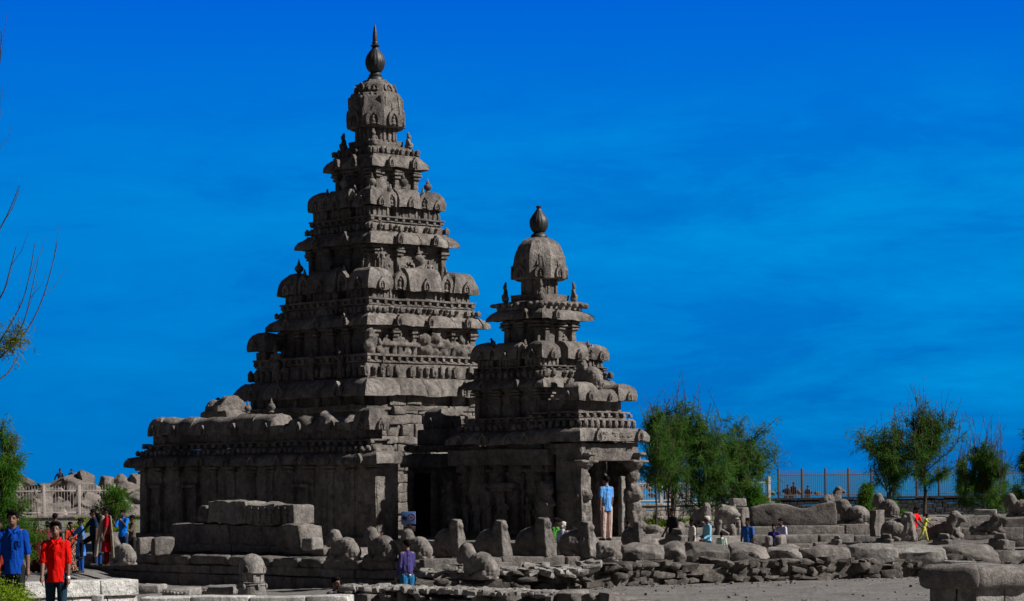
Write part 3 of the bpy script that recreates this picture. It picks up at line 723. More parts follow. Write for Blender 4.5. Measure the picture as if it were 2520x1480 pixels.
g_[:, :2] *= (1 - .07 * k_ * np.abs(np.sin(an_ * 8)))[:, None]
fin.build('pot_finial', M_FIN, Q, smooth=60)

# porch in front of the small shrine: local frame a (outward, right and nearer), b (right and farther)
def AB(a, b, z): c = math.sqrt(.5); return np.array([c * a + c * b, -c * a + c * b, z])
ax0, ax1, b0, b1 = 2.14, 3.58, -2.14, 1.08
def rect_course(inset, z0, z1, kind, nm, parent):
    a1 = ax1 - inset; bb0 = b0 + inset; bb1 = b1 - inset; m = MB(); a0 = 1.2
    h = z1 - z0
    if kind == 'cornice':
        prof = [(-.35, .12 * h), (-.04, 0), (0, .03 * h), (.01, .4 * h), (-.06, .75 * h), (-.2, h), (-.5, h * 1.01)]
    elif kind == 'slab': prof = [(-.3, 0), (0, 0), (0, h), (-.4, h)]
    else: prof = [(-.2, 0), (-.05, .02), (-.05, h * .3), (-.14, h * .4), (-.14, h * .7), (0, h * .78), (0, h), (-.4, h)]
    path = [(a0, bb0, 0, -1), (a1, bb0, 1, -1), (a1, bb1, 1, 1), (a0, bb1, 0, 1)]
    for i in range(3):
        p, q = path[i], path[i + 1]; n = 10; g = np.zeros((n + 1, len(prof), 3))
        for s_ in range(n + 1):
            t = s_ / n
            for j, (o_, z) in enumerate(prof):
                A = (p[0] + p[2] * o_) * (1 - t) + (q[0] + q[2] * o_) * t; Bq = (p[1] + p[3] * o_) * (1 - t) + (q[1] + q[3] * o_) * t
                g[s_, j] = AB(A, Bq, z0 + z)
        m.grid(g)
    c_ = [AB((a0 + a1) / 2 - .15, (bb0 + bb1) / 2, z0 + h / 2)]
    m.box(c_[0], (a1 - a0 - .35, bb1 - bb0 - .5, h * .9), -PI / 4, .02, .5)
    if kind == 'frieze' or kind == 'moulding':
        st = .26 if kind == 'frieze' else .34
        for (x, y, dx, dy, L) in ((a0, bb0, 1, 0, a1 - a0), (a1, bb0, 0, 1, bb1 - bb0)):
            n = int(L / st)
            for s_ in range(n + 1):
                c = AB(x + dx * L * s_ / n, y + dy * L * s_ / n, z0 + h * .45)
                if kind == 'frieze': m.ball(c, (.085, .085, h * .47), 7, 5)
                else: m.box(c, (.12, .12, h * .5), -PI / 4, .02, 1)
    m.rough(.02, 2.5, 3).rough(.01, 7, 4)
    o = m.build(nm, M_ST, parent, smooth=45, fixn=False)
    return o, a1, bb0, bb1
o, a1, q0, q1 = rect_course(0.0, z2_(1092), z2_(1062) + .02, 'cornice', 'porch_cornice', Q)
PA = face_frame(0)
for b_ in (-1.35, .55): link('horseshoe_arch', ME_HS, None, o, AB(a1 - .0, b_, z2_(1092) + .02), (0, 0, PI / 4), (.55, 1.2, .68))
cb = MB()
for b_ in (-.95, -.6, -.25, .1):                       # shallow scroll carving and bead row on the front
    for k in range(5): cb.ball(AB(a1 + .0, b_ + random.uniform(-.12, .12), z2_(1078) + random.uniform(-.04, .1)), (.05, .05, .04), 7, 5)
for k in range(36): cb.ball(AB(a1 + .0, -1.95 + k * .083, z2_(1090) + .03), (.02, .02, .03), 5, 4)
cb.box(AB(a1 - .03, -.5, z2_(1079) + .0), (.06, 2.9, .26), -PI / 4, .02, .3)
me = solid(cb, 'scroll_ornament', .018, 0); link('scroll_ornament', me, M_ST, o)
rect_course(.35, z2_(1060), z2_(1036), 'frieze', 'carved_frieze', Q)
rect_course(.42, z2_(1036), z2_(1020), 'moulding', 'base_moulding', Q)
rect_course(.62, z2_(1020), z2_(990), 'slab', 'bay_walls', Q)
for b_, kd in ((-1.38, 1), (.42, 1)):
    kuta_roof(Q, AB(2.86, b_, z2_(993)), .44, (993 - 952) / S2, -PI / 4, seed=int(b_ * 10) + 50)
sala_roof(Q, AB(2.95, -.48, z2_(993)), .34, .46, (990 - 962) / S2, PI / 4, seed=4)
# walls, lintel and a black slab painting the shade in the porch door
zt = z2_(1094)
pw = MB()
pw.box(AB(2.85, -1.72, (zt + .6) / 2), (1.05, .28, zt - .6), -PI / 4, .03, .4)            # left side wall
pw.box(AB(2.62, .86, (zt + .6) / 2), (1.0, .26, zt - .6), -PI / 4, .03, .4)  # right side wall, added to keep the sun out of the porch
pw.box(AB(2.6, -.55, zt - .17), (1.5, 2.7, .32), -PI / 4, .04, .4)                        # ceiling beam
pw.box(AB(3.2, -.55, zt - .42), (.3, 2.5, .3), -PI / 4, .04, .4)
for b_ in (-1.15, .2): pw.box(AB(2.22, b_, (zt + .6) / 2), (.3, .42, zt - .6), -PI / 4, .04, .4)
pw.box(AB(2.1, -.5, .98), (3.1, 3.2, .3), -PI / 4, .05, .5)                               # threshold
pw.rough(.03, 2.2, 4).build('porch_walls', M_ST, Q, smooth=40)
M_SHADE = plain('opening_shade', (0.012, 0.010, 0.009), 1, .1)  # near-black colour painting the shade inside openings
MB().box(AB(2.02, -.48, (zt + .9) / 2), (.2, 1.0, zt - 1.2), -PI / 4, .01, 1).build('doorway', M_SHADE, Q)  # solid slab coloured as the shade of the door opening
def lion_pillar():
    m = MB()
    m.box((0, 0, .06), (.62, .6, .14), None, .05, 1)
    for s_ in (-1, 1):
        m.limb((s_ * .13, -.18, .1), (s_ * .14, -.14, .85), .075, .1); m.ball((s_ * .15, -.24, .14), (.1, .13, .08))
        m.limb((s_ * .15, .06, .1), (s_ * .17, .02, .5), .1, .17)
    m.limb((0, .05, .45), (0, -.02, 1.15), .23, .24); m.ball((0, -.1, 1.02), (.24, .2, .26))
    m.ball((0, -.08, 1.5), (.25, .22, .27)); m.ball((0, -.26, 1.44), (.14, .12, .11)); m.ball((0, -.28, 1.33), (.11, .08, .05))
    for s_ in (-1, 1): m.ball((s_ * .2, -.12, 1.72), (.07, .06, .1)); m.ball((s_ * .09, -.27, 1.56), (.05, .05, .05)); m.ball((s_ * .22, -.02, 1.42), (.1, .14, .2))
    m.box((0, .12, 1.0), (.3, .28, 2.0), None, .05, 1)
    m.lathe([(.05, 1.7), (.18, 1.74), (.14, 1.84), (.2, 1.95), (.23, 2.12), (.16, 2.22), (.2, 2.28), (.33, 2.42), (.36, 2.50), (.3, 2.52), (.02, 2.53)], 14)
    m.box((0, 0, 2.54), (.74, .74, .09), None, .03, 1); m.box((0, 0, 2.68), (.4, .4, .22), None, .05, 1); m.box((0, 0, 2.78), (.36, .9, .12), None, .04, 1)
    return solid(m, 'lion_pillar', .032, 1, .06)
ME_LP = lion_pillar(); ME_LP.materials.append(M_ST)
ph_ = (zt - .3 - 1.1) / 2.84
for b_ in (-1.62, .72):
    link('lion_pillar', ME_LP, None, Q, AB(3.18, b_, 1.1), (0, 0, PI / 4), (1.0, 1.0, ph_))
    st = MB(); st.box((0, 0, .95), (.22, .16, 1.9), None, .04, .5); st.rough(.02, 3, 2).build('door_post', M_SL, Q, AB(3.05, b_ + (.36 if b_ < 0 else -.36), 1.1), (0, 0, PI / 4))
ME_RL = solid((lambda m: (m.ball((0, 0, .3), (.3, .26, .32)), m.limb((0, 0, .4), (0, -.05, .85), .27, .24), m.ball((0, -.1, 1.15), (.24, .24, .25)), m.ball((0, -.3, 1.1), (.13, .12, .1)),
    [m.ball((s_ * .2, -.08, 1.33), (.08, .06, .1)) for s_ in (-1, 1)], [m.limb((s_ * .22, -.1, .8), (s_ * .14, -.3, .7), .08, .07) for s_ in (-1, 1)], [m.limb((s_ * .2, 0, .3), (s_ * .2, -.15, 0), .14, .1) for s_ in (-1, 1)], m))(MB())[-1], 'rampant_lion', .032, 2, .06)
ME_RL.materials.append(M_ST)
link('rampant_lion', ME_RL, None, Q, AB(2.2, -2.2, z2_(1292)), (0, 0, R(30)), (.9, .9, .98))
link('rampant_lion', ME_RL, None, Q, AB(-1.9, -2.2, z2_(1292)), (0, 0, R(-50)), (.8, .8, 1.0))
# wall below the cornice on the left face: shallow frame and shiva panel
pn = MB()
pn.box(AB(.2, -1.98, 2.75), (1.25, .2, .16), -PI / 4, .04, .4); pn.box(AB(.2, -1.98, 2.62), (.9, .14, .1), -PI / 4, .03, .4)
for a_ in (-.4, .8): pn.box(AB(a_, -1.97, 1.95), (.13, .16, 1.3), -PI / 4, .03, .4)
pn.box(AB(.2, -1.97, 1.28), (1.3, .2, .12), -PI / 4, .03, .4); pn.rough(.025, 3, 2).build('niche_frame', M_ST, Q)
for i, a_ in enumerate((-1.5, -.95, .2, 1.2, 1.7, -.6)): link('carved_figure', ME_FIG[i % 3], None, Q, AB(a_, -1.93, 1.25), (0, 0, -PI / 4), (1.0, .7, 1.2))
bw = MB(); bw.box(AB(0, -1.9, 3.62), (4.3, .36, .5), -PI / 4, .05, .4); bw.rough(.03, 2, 3).build('lintel_band', M_ST, Q)
# ------------------------------------------------------------------ long low block with barrel roofs
PX = P(1002, 1177, 76.0); OX, OY = PX[0] - .92, PX[1] - .92
SB = 78.9
def zb(v): return EYE + (1177.4 - v) / SB
LB = 13.05
def BL(t, n, z): c = math.sqrt(.5); return np.array([-c * t + c * n, c * t + c * n, z])
E = thing('enclosure_block', 'long low stone block roofed by a row of rounded barrel vaults, in deep shade', 'stone block', (OX, OY, 0))
RB = 3 * PI / 4                                            # local x along the length (t); -y outward for rz=-PI/4
def bcourse(inset, z0, z1, prof, name, step=0, kind='', parent=E, L=LB, Tn=1.3, tl=0, tr=0, blocks=True):
    m = MB(); h = z1 - z0; path = [((L - inset - tl), Tn, 1, 0), ((L - inset - tl), inset, 1, -1), (inset + tr, inset, -1, -1), (inset + tr, Tn, -1, 0)]
    for i in range(3):
        p, q = path[i], path[i + 1]; ln = math.hypot(p[0] - q[0], p[1] - q[1]); nb = max(1, int(ln / 1.15)) if blocks else 1
        cuts = [0] + sorted((k + random.uniform(-.25, .25)) / nb for k in range(1, nb)) + [1]
        for a, b in zip(cuts[:-1], cuts[1:]):
            n = max(2, int((b - a) * ln / .2)); g = np.zeros((n + 1, len(prof), 3)); off = random.uniform(-.02, .02); dz = random.uniform(-.015, .015)
            for s_ in range(n + 1):
                e_ = .008 / max(ln, .1); lo = a + (e_ if a > 0 else 0); hi = b - (e_ if b < 1 else 0); t = lo + (hi - lo) * s_ / n
                for j, (o_, z) in enumerate(prof):
                    o2 = o_ + off
                    T_ = (p[0] + p[2] * o2) * (1 - t) + (q[0] + q[2] * o2) * t; N_ = (p[1] + p[3] * o2) * (1 - t) + (q[1] + q[3] * o2) * t
                    g[s_, j] = BL(T_, N_, z0 + z * h + dz)
            m.grid(g)
    m.box(BL((L - tl + tr) / 2, (Tn + inset) / 2 + .1, (z0 + z1) / 2), (L - tl - tr - 2 * inset - .35, Tn - inset - .3, h * .92), RB, .03, .6)
    if kind:
        n = int((L - 2 * inset) / step)
        for k in range(n + 1):
            if random.random() < .08: continue
            c = BL(inset + tr + .05 + (L - 2 * inset - tl - tr - .1) * k / n, inset + .06, z0 + h * .48)
            if kind == 'ball': m.ball(c, (step * .34, step * .34, h * .46), 7, 5)
            else: m.box(c, (step * .4, .14, h * .6), RB, .02, 1)
    m.rough(.028, 1.6, 6).rough(.014, 6, 3)
    return m.build(name, M_ST, parent, smooth=45)
CP = [(-.35, .12), (-.05, 0), (0, .04), (.01, .35), (-.05, .68), (-.16, .9), (-.3, 1.0), (-.7, 1.02)]
bcourse(.42, .6, zb(1142) + .05, [(0, 0), (0, .25), (0, .5), (0, .75), (0, 1)], 'block_wall', blocks=False)
cw = bcourse(0, zb(1142), zb(1112), CP, 'cornice')
for k in range(10):
    link('horseshoe_arch', ME_HS, None, cw, BL(.7 + k * 1.33, -.02, zb(1141)), (0, 0, -PI / 4), (.5, 1.1, .58))
bcourse(.28, zb(1112), zb(1095), [(-.1, 0), (-.1, .4), (-.2, .7), (-.35, 1)], 'carved_frieze', .27, 'ball', tr=.14)
bcourse(.46, zb(1095), zb(1080), [(-.12, 0), (-.12, .7), (0, .78), (0, 1), (-.2, 1.02)], 'base_moulding', .4, 'box', tr=.3)
bcourse(.62, zb(1082), zb(1050), [(0, 0), (0, .5), (0, 1)], 'roof_wall', .5, 'box', tr=.5, tl=.3)
# barrel roofs: two square ends and six vaults
zr0 = zb(1056.5); hr = (1056 - 1002) / SB
kuta_roof(E, BL(1.15, .85, zr0), .42, hr, PI / 4, seed=70)
kuta_roof(E, BL(11.85, .82, zr0), .42, hr * .93, PI / 4, seed=71)
ts = np.linspace(1.6, 11.4, 7)
for k in range(6):
    c = (ts[k] + ts[k + 1]) / 2; hl = (ts[k + 1] - ts[k]) / 2 - .02
    sala_roof(E, BL(c, .85 + random.uniform(-.05, .05), zr0 + random.uniform(-.03, .03)), .5, hl, hr * random.uniform(.86, .96), -PI / 4, seed=80 + k, broken=.8 if k in (0, 1, 2) else .15)
# pot finials and a broken gable behind the roofs
for u_, v1, v0 in ((610, 984, 1012), (668, 978, 1010)):
    D_ = 83.5; p = P(u_, v0, D_); link('pot_finial', ME_POT, None, E, (p[0] - OX, p[1] - OY, p[2] - .08), None, (v0 - v1) / 72 * 1.15)
p = P(556, 1014, 85.5); gp_ = MB(); gp_.box((p[0] - OX + .1, p[1] - OY + .2, p[2] - 1.6), (1.5, 1.5, 3.3), PI / 4, .1, .3); gp_.rough(.05, 1.5, 2).build('corner_pier', M_ST, E); gk = sala_roof(E, (p[0] - OX, p[1] - OY, p[2]), .55, .6, .58, R(-60), name='broken_gable', seed=5, broken=1.2, arches=0)
link('horseshoe_arch', ME_HS, None, gk, (-.62, 0, 0), (0, 0, -PI / 2), (1.7, 1.2, .95))
# shaded wall face: ashlar panels, pilasters, niches, reliefs
fw = MB()
for k in range(13):
    t = .62 + k * .99; fw.box(BL(t, .47, 2.25), (.26 if k % 3 else .34, .2, 2.7), RB, .03, .4); fw.box(BL(t, .43, 3.28), (.44, .26, .09), RB, .03, 1); fw.box(BL(t, .40, 3.40), (.56, .3, .09), RB, .03, 1)
fw.box(BL(LB / 2, .30, 1.05), (LB - .6, .3, .3), RB, .05, .5); fw.box(BL(LB / 2, .22, .85), (LB - .4, .3, .25), RB, .05, .5)
fw.rough(.03, 2, 4).rough(.015, 6, 1).build('pilasters', M_ST, E)
for t in (4.0, 9.8, 11.8):
    fn_ = MB()
    for s_ in (-.36, .36): fn_.box(BL(t + s_, .36, 2.0), (.1, .2, 1.5), RB, .02, .4)
    fn_.box(BL(t, .34, 2.8), (1.0, .26, .12), RB, .03, .4)
    fn_.rough(.02, 3, 2).build('niche_frame', M_ST, E)
for k in range(12):
    if k in (3, 9): continue
    link('carved_figure', ME_FIG[k % 3], None, E, BL(1.1 + k * .965, .44, 1.2), (0, 0, -PI / 4), (1.3, .8, random.uniform(1.1, 1.45)))

# short block between the two towers
CN = thing('gallery_block', 'short stone block with one rounded corner roof and a dark doorway, between the two towers', 'stone block', tuple(P(1088, 1176, 79.6)[:2]) + (0,))
cx_ = CN.location
def z3_(v): return EYE + (1176.5 - v) / 75.5
bx = MB()
for (z0, z1, hs) in ((.6, z3_(1146), .98), (z3_(1112), z3_(1096), 1.05), (z3_(1096), z3_(1056), .72)):
    bx.box((0, 0, (z0 + z1) / 2), (hs * 1.6, hs * 1.6, z1 - z0), PI / 4, .04, .3)
bx.rough(.03, 2, 3).build('block_wall', M_ST, CN)
cm = MB(); h_ = z3_(1118) - z3_(1150)
cm.loft([(1.0, z3_(1147)), (1.36, z3_(1150)), (1.38, z3_(1142)), (1.34, z3_(1130)), (1.2, z3_(1120)), (1.0, z3_(1117))], 4, 8); cm.rough(.03, 2, 2).rough(.012, 6, 3).build('cornice', M_ST, CN)
fr = MB()
for k in range(4):
    for q in range(8): fr.ball(fpos(face_frame(k), .84, -.8 + q * .23, z3_(1104)), (.09, .09, .1), 7, 5)
fr.rough(.02, 4, 2).build('carved_frieze', M_ST, CN)
kuta_roof(CN, (0, 0, z3_(1056)), .44, (1056 - 1003) / 75.5, PI / 4, seed=91)
dw = MB(); dw.box(fpos(-3 * PI / 4, .80, .0, 2.1), (.1, .85, 2.1), PI / 4, .01, 1); dw.build('doorway', M_SHADE, CN)  # black slab on the wall paints the doorway's shade
jm = MB()
for s_ in (-1, 1): jm.box(fpos(-3 * PI / 4, .86, s_ * .55, 2.1), (.2, .22, 2.3), PI / 4, .03, .3)
jm.rough(.02, 3, 2).build('door_frame', M_ST, CN)

# ------------------------------------------------------------------ ground, sea
def smst(x, a, b): t = np.clip((x - a) / (b - a), 0, 1); return t * t * (3 - 2 * t)
def ground_z(x, y):
    x = np.asarray(x, float); y = np.asarray(y, float)
    z = 0 * x
    z = z + smst(-x, 4.5, 7.0) * 0.75 * (1 - smst(y, 38, 44)) + .28 * smst(-x, 11.5, 13.5) * smst(y, 62, 70)
    z = z - .13 * smst(-x, 4, 7) * smst(y, 46, 55) * (1 - smst(-x, 11, 13)) * (1 - smst(y, 78, 84))
    z = z + .30 * smst(y, 78, 92) + .22 * smst(y, 100, 125)
    z = z - 6.5 * smst(y, 172, 230)
    return z
GN = 260
ys = np.concatenate([np.linspace(14, 100, 300), np.linspace(100.6, 240, 160)]); xs = np.linspace(-1, 1, 300)
Yg, Xn = np.meshgrid(ys, xs, indexing='ij'); Xg = Xn * (Yg * .30 + 12)
Zg = ground_z(Xg, Yg); pn_ = np.stack([Xg.ravel(), Yg.ravel(), 0 * Xg.ravel()], 1)
Zg = Zg + (noise3(pn_ * .7, 3) * .025 + noise3(pn_ * 2.5, 4) * .016 + noise3(pn_ * 6, 5) * .008).reshape(Xg.shape)
g = np.stack([Xg, Yg, Zg], -1)
m_, t_, b_ = mat_new('packed_sand'); L_ = t_.links.new
gg = N(t_, 'ShaderNodeNewGeometry'); n1 = N(t_, 'ShaderNodeTexNoise'); n1.inputs['Scale'].default_value = .9; n1.inputs['Detail'].default_value = 8; n1.inputs['Roughness'].default_value = .65
n2 = N(t_, 'ShaderNodeTexNoise'); n2.inputs['Scale'].default_value = 9; n2.inputs['Detail'].default_value = 8; n2.inputs['Roughness'].default_value = .75
n3 = N(t_, 'ShaderNodeTexVoronoi'); n3.inputs['Scale'].default_value = 5.0
for n in (n1, n2, n3): L_(gg.outputs['Position'], n.inputs['Vector'])
cr = N(t_, 'ShaderNodeValToRGB'); cr.color_ramp.elements[0].position = .3; cr.color_ramp.elements[0].color = (.135, .127, .118, 1); cr.color_ramp.elements[1].position = .7; cr.color_ramp.elements[1].color = (.225, .213, .198, 1)
L_(n1.outputs[0], cr.inputs[0]); mr = N(t_, 'ShaderNodeMapRange'); mr.inputs[1].default_value = .3; mr.inputs[2].default_value = .65; mr.inputs[3].default_value = .6; mr.inputs[4].default_value = 1.2; L_(n2.outputs[0], mr.inputs[0])
mx = N(t_, 'ShaderNodeMixRGB', blend_type='MULTIPLY'); mx.inputs[0].default_value = 1; L_(cr.outputs[0], mx.inputs[1]); L_(mr.outputs[0], mx.inputs[2]); L_(mx.outputs[0], b_.inputs['Base Color'])
bb = N(t_, 'ShaderNodeBump'); bb.inputs['Strength'].default_value = .7; bb.inputs['Distance'].default_value = .06; L_(n2.outputs[0], bb.inputs['Height']); b2 = N(t_, 'ShaderNodeBump'); b2.inputs['Strength'].default_value = .4; b2.inputs['Distance'].default_value = .05; L_(n3.outputs[0], b2.inputs['Height']); L_(bb.outputs[0], b2.inputs['Normal']); L_(b2.outputs[0], b_.inputs['Normal']); b_.inputs['Roughness'].default_value = .95; b_.inputs['Specular IOR Level'].default_value = .1
M_SAND = m_
mb = MB(); mb.grid(np.swapaxes(g, 0, 1)); tag(mb.build('ground', M_SAND, None, smooth=60), kind='structure')
m_, t_, b_ = mat_new('sea_water'); L_ = t_.links.new
b_.inputs['Base Color'].default_value = (0.0, 0.135, 0.30, 1); b_.inputs['Roughness'].default_value = .35; b_.inputs['Specular IOR Level'].default_value = .35
gg = N(t_, 'ShaderNodeNewGeometry'); mp_ = N(t_, 'ShaderNodeMapping'); mp_.inputs['Scale'].default_value = (.05, .25, 1); L_(gg.outputs['Position'], mp_.inputs[0])
nn = N(t_, 'ShaderNodeTexNoise'); nn.inputs['Scale'].default_value = 1; nn.inputs['Detail'].default_value = 8; L_(mp_.outputs[0], nn.inputs['Vector'])
cr = N(t_, 'ShaderNodeValToRGB'); cr.color_ramp.elements[0].position = .38; cr.color_ramp.elements[0].color = (0.0, .10, .24, 1); cr.color_ramp.elements[1].position = .66; cr.color_ramp.elements[1].color = (.0, .24, .40, 1); L_(nn.outputs[0], cr.inputs[0]); L_(cr.outputs[0], b_.inputs['Base Color'])
bb = N(t_, 'ShaderNodeBump'); bb.inputs['Strength'].default_value = .6; bb.inputs['Distance'].default_value = .5; L_(nn.outputs[0], bb.inputs['Height']); L_(bb.outputs[0], b_.inputs['Normal'])
sm = MB(); yy = np.array([176, 230, 300, 500, 900, 2000, 6000, 30000.]); gx = np.stack([np.stack([np.array([x * (y * .6 + 200) for y in yy]), yy, np.full(8, -2.2)], -1) for x in (-1, -.5, 0, .5, 1)])
sm.grid(gx); tag(sm.build('sea', m_, None), kind='structure')

# ------------------------------------------------------------------ platforms and walls
def along(p, q, w, z0, z1, bl=(.8, 1.6), r=.06, mb=None, back=0, jit=.015, seed=0, cell=.25, hvar=0):
    """a straight course of blocks from p to q (ground points), w thick behind the face"""
    mb = mb or MB(); rd = random.Random(seed); p = np.array(p[:2]); q = np.array(q[:2]); L = np.linalg.norm(q - p); d = (q - p) / L; n = np.array([-d[1], d[0]])
    if n[1] < 0: n = -n
    a = math.atan2(d[1], d[0]); t = 0
    while t < L - .05:
        l = min(rd.uniform(*bl), L - t)
        if L - t - l < bl[0] * .5: l = L - t
        c = p + d * (t + l / 2) + n * (w / 2 + back); hv = rd.uniform(-hvar, 0)
        mb.box((c[0], c[1], (z0 + z1 + hv) / 2), (l - .012, w, z1 - z0 + hv), a, r, cell, jit=jit); t += l
    return mb
pa = P(1042, 1177, 66.0)[:2]; pb = np.array(pa) + np.array([-.7071, .7071]) * 16.4
dirp = np.array([-.7071, .7071]); nrm = np.array([.7071, .7071])
PLT = thing('stepped_platform', 'low stepped stone platform with a rounded course, in front of the long block', 'platform', (pa[0], pa[1], 0))
def rel(p): return np.array(p[:2]) - np.array(pa)
along(rel(pa), rel(pb), 1.2, -.4, .20, (1.2, 2.4), .03, seed=1, back=-.12).rough(.02, 2, 1).build('lower_course', M_SB, PLT)
along(rel(pa), rel(pb), 1.2, .20, .46, (1.4, 2.9), .05, seed=2, jit=.03).rough(.03, 1.5, 1).rough(.012, 6, 1).build('middle_course', M_SB, PLT)
along(rel(pa), rel(pb) - dirp * .5, 1.0, .465, .77, (1.0, 2.0), .14, seed=3, back=-.05, jit=.02).rough(.03, 1.7, 2).rough(.012, 6, 1).build('rounded_course', M_SB, PLT)
a = np.array([0, 0]) + dirp * 1.0 + nrm * 1.2
along(a + dirp * 3.2, a + dirp * 13.2, 1.2, .70, .98, (1.1, 2.2), .04, seed=4).rough(.03, 1.6, 3).rough(.012, 6, 1).build('upper_course', M_SB, PLT)
fl = MB(); c = nrm * 4.5 + dirp * 7.2
fl.box((c[0], c[1], .32), (16, 7.6, .7), 3 * PI / 4, .05, .8); fl.rough(.02, 1.5, 2).build('paving', M_SB, PLT)
# remains of a small carved shrine wall standing on it
c0 = np.array(pa) + nrm * 1.1
def pl_t(u, extra=1.1):                                  # distance along the platform line for picture column u
    k = (u - 1260) / F; ox, oy = pa[0] + nrm[0] * extra, pa[1] + nrm[1] * extra
    return (ox - k * oy) / (.7071 + k * .7071)
CWL = thing('carved_wall_remains', 'two-tier remains of a carved stone wall stacked on the stepped platform', 'wall', (c0[0], c0[1], 0))
m = MB()
for u0, u1, z0, z1, dd_, nm in ((421, 560, 1.0, 1.66, 0, ''), (562, 650, 1.0, 1.64, .03, ''), (652, 690, 1.0, 1.65, -.03, ''), (686, 743, 1.0, 1.68, -.12, '')):
    t0, t1 = pl_t(u1), pl_t(u0); c = dirp * (t0 + t1) / 2 + nrm * (.45 + dd_); m.box((c[0], c[1], (z0 + z1) / 2), (t1 - t0 - .01, .9, z1 - z0), 3 * PI / 4, .05, .2)
for u0, u1 in ((421, 575), (577, 668), (670, 800)):
    t0, t1 = pl_t(u1), pl_t(u0); c = dirp * (t0 + t1) / 2 + nrm * .35; m.box((c[0], c[1], .93), (t1 - t0 - .01, .9, .24), 3 * PI / 4, .04, .2)
m.rough(.06, 1.5, 2).rough(.025, 6, 3).build('lower_tier', M_SB, CWL)
m = MB()
for u0, u1, z0, z1, w_ in ((508, 600, 1.67, 2.36, .9), (600, 672, 1.66, 2.27, .85), (672, 717, 1.67, 2.26, .8)):
    t0, t1 = pl_t(u1), pl_t(u0); c = dirp * (t0 + t1) / 2 + nrm * .45; m.box((c[0], c[1], (z0 + z1) / 2), (t1 - t0 - .01, w_, z1 - z0), 3 * PI / 4, .05, .2)
t = pl_t(490); c = dirp * t + nrm * .4; m.ball((c[0], c[1], 1.92), (.3, .3, .32)); m.ball((c[0] - .12, c[1] - .2, 1.8), (.22, .2, .15)); m.box((c[0], c[1], 1.95), (.42, .6, .56), 3 * PI / 4, .12, .2)
m.rough(.06, 1.5, 5).rough(.025, 6, 3).build('upper_tier', M_SB, CWL)
for k, (u_, zz, hh) in enumerate(((592, 1.70, .55), (618, 1.70, .5), (634, 1.70, .48), (650, 1.70, .5), (664, 1.70, .48), (684, 1.70, .52), (700, 1.70, .5), (578, 1.08, .5), (640, 1.08, .5), (656, 1.08, .5), (672, 1.08, .52), (690, 1.08, .5), (560, 1.1, .4))):
    c = dirp * pl_t(u_, 1.1) + nrm * .0; link('carved_figure', ME_FIG[k % 3], None, CWL, (c[0], c[1], zz), (0, 0, -PI / 4), (hh * 1.1, hh * .7, hh))
def block(label, u0, u1, v0, v1, D, w=.8, rz=-.35, mat=M_SB, r=.07, seed=0, amp=.05, name='stone_block', cat='stone block', group=None, rx=0, ry=0, shape=None):
    """loose block: picture span u0..u1, top v0, bottom v1 at depth D"""
    a = P((u0 + u1) / 2, v1, D); wd = (u1 - u0) / F * D; h = (v1 - v0) / F * D
    W_ = max((wd - w * abs(math.sin(rz))) / abs(math.cos(rz)), wd * .45); m = MB(); m.box((0, 0, h / 2), (W_, w, h), None, r, .14)
    if shape: shape(m, W_, w, h)
    m.rough(amp, 1.3, seed + 3, 1).rough(.022, 5, seed)
    o = m.build(name, mat, None, (a[0], a[1] + w / 2, a[2]), (rx, ry, rz)); return tag(o, label, cat, group)
block('squared grey block at the left end of the carved wall remains, on the platform', 338, 377, 1325, 1368, 74.5, .7, -.7)
block('squared block touching the left foot of the carved wall remains', 376, 417, 1322, 1366, 73.6, .8, -.7, seed=4)
block('pale chipped block just right of the carved wall remains', 738, 797, 1326, 1356, 69.8, .6, -.5, M_SL, seed=2)

# right hand ledge under the front row of bulls
LD = thing('bull_ledge', 'long low ledge of dressed stone under the front row of seated bulls', 'ledge', tuple(P(1042, 1177, 66.0)[:2]) + (0,))
e0 = np.array(LD.location)[:2]; e1 = P(1480, 1177, 68.5)[:2]
m = MB(); along([0, 0], e1 - e0, 1.4, -.1, .40, (1.6, 2.6), .04, mb=m, seed=5); along([0, 0], e1 - e0, 1.4, .4, .80, (1.3, 2.7), .05, mb=m, seed=6, jit=.03); m.rough(.03, 1.7, 2).rough(.012, 6, 2).build('course', M_SB, LD)
m = MB(); c = (e1 - e0) / 2 + np.array([0, 3.4]); m.box((c[0], c[1], .35), (5.6, 5.2, .6), .3, .05, .8); m.rough(.02, 2, 1).build('paving', M_SB, LD)
# temple terrace
TR = MB(); TR.box((-3.4, 86.5, .55), (17, 14, .9), PI / 4, .05, 1.0); TR.box((1.2, 76.4, .6), (9.2, 8.4, 1.0), PI / 4, .05, .8); TR.rough(.02, 1.5, 2)
tag(TR.build('terrace_paving', M_SB, None), kind='structure')

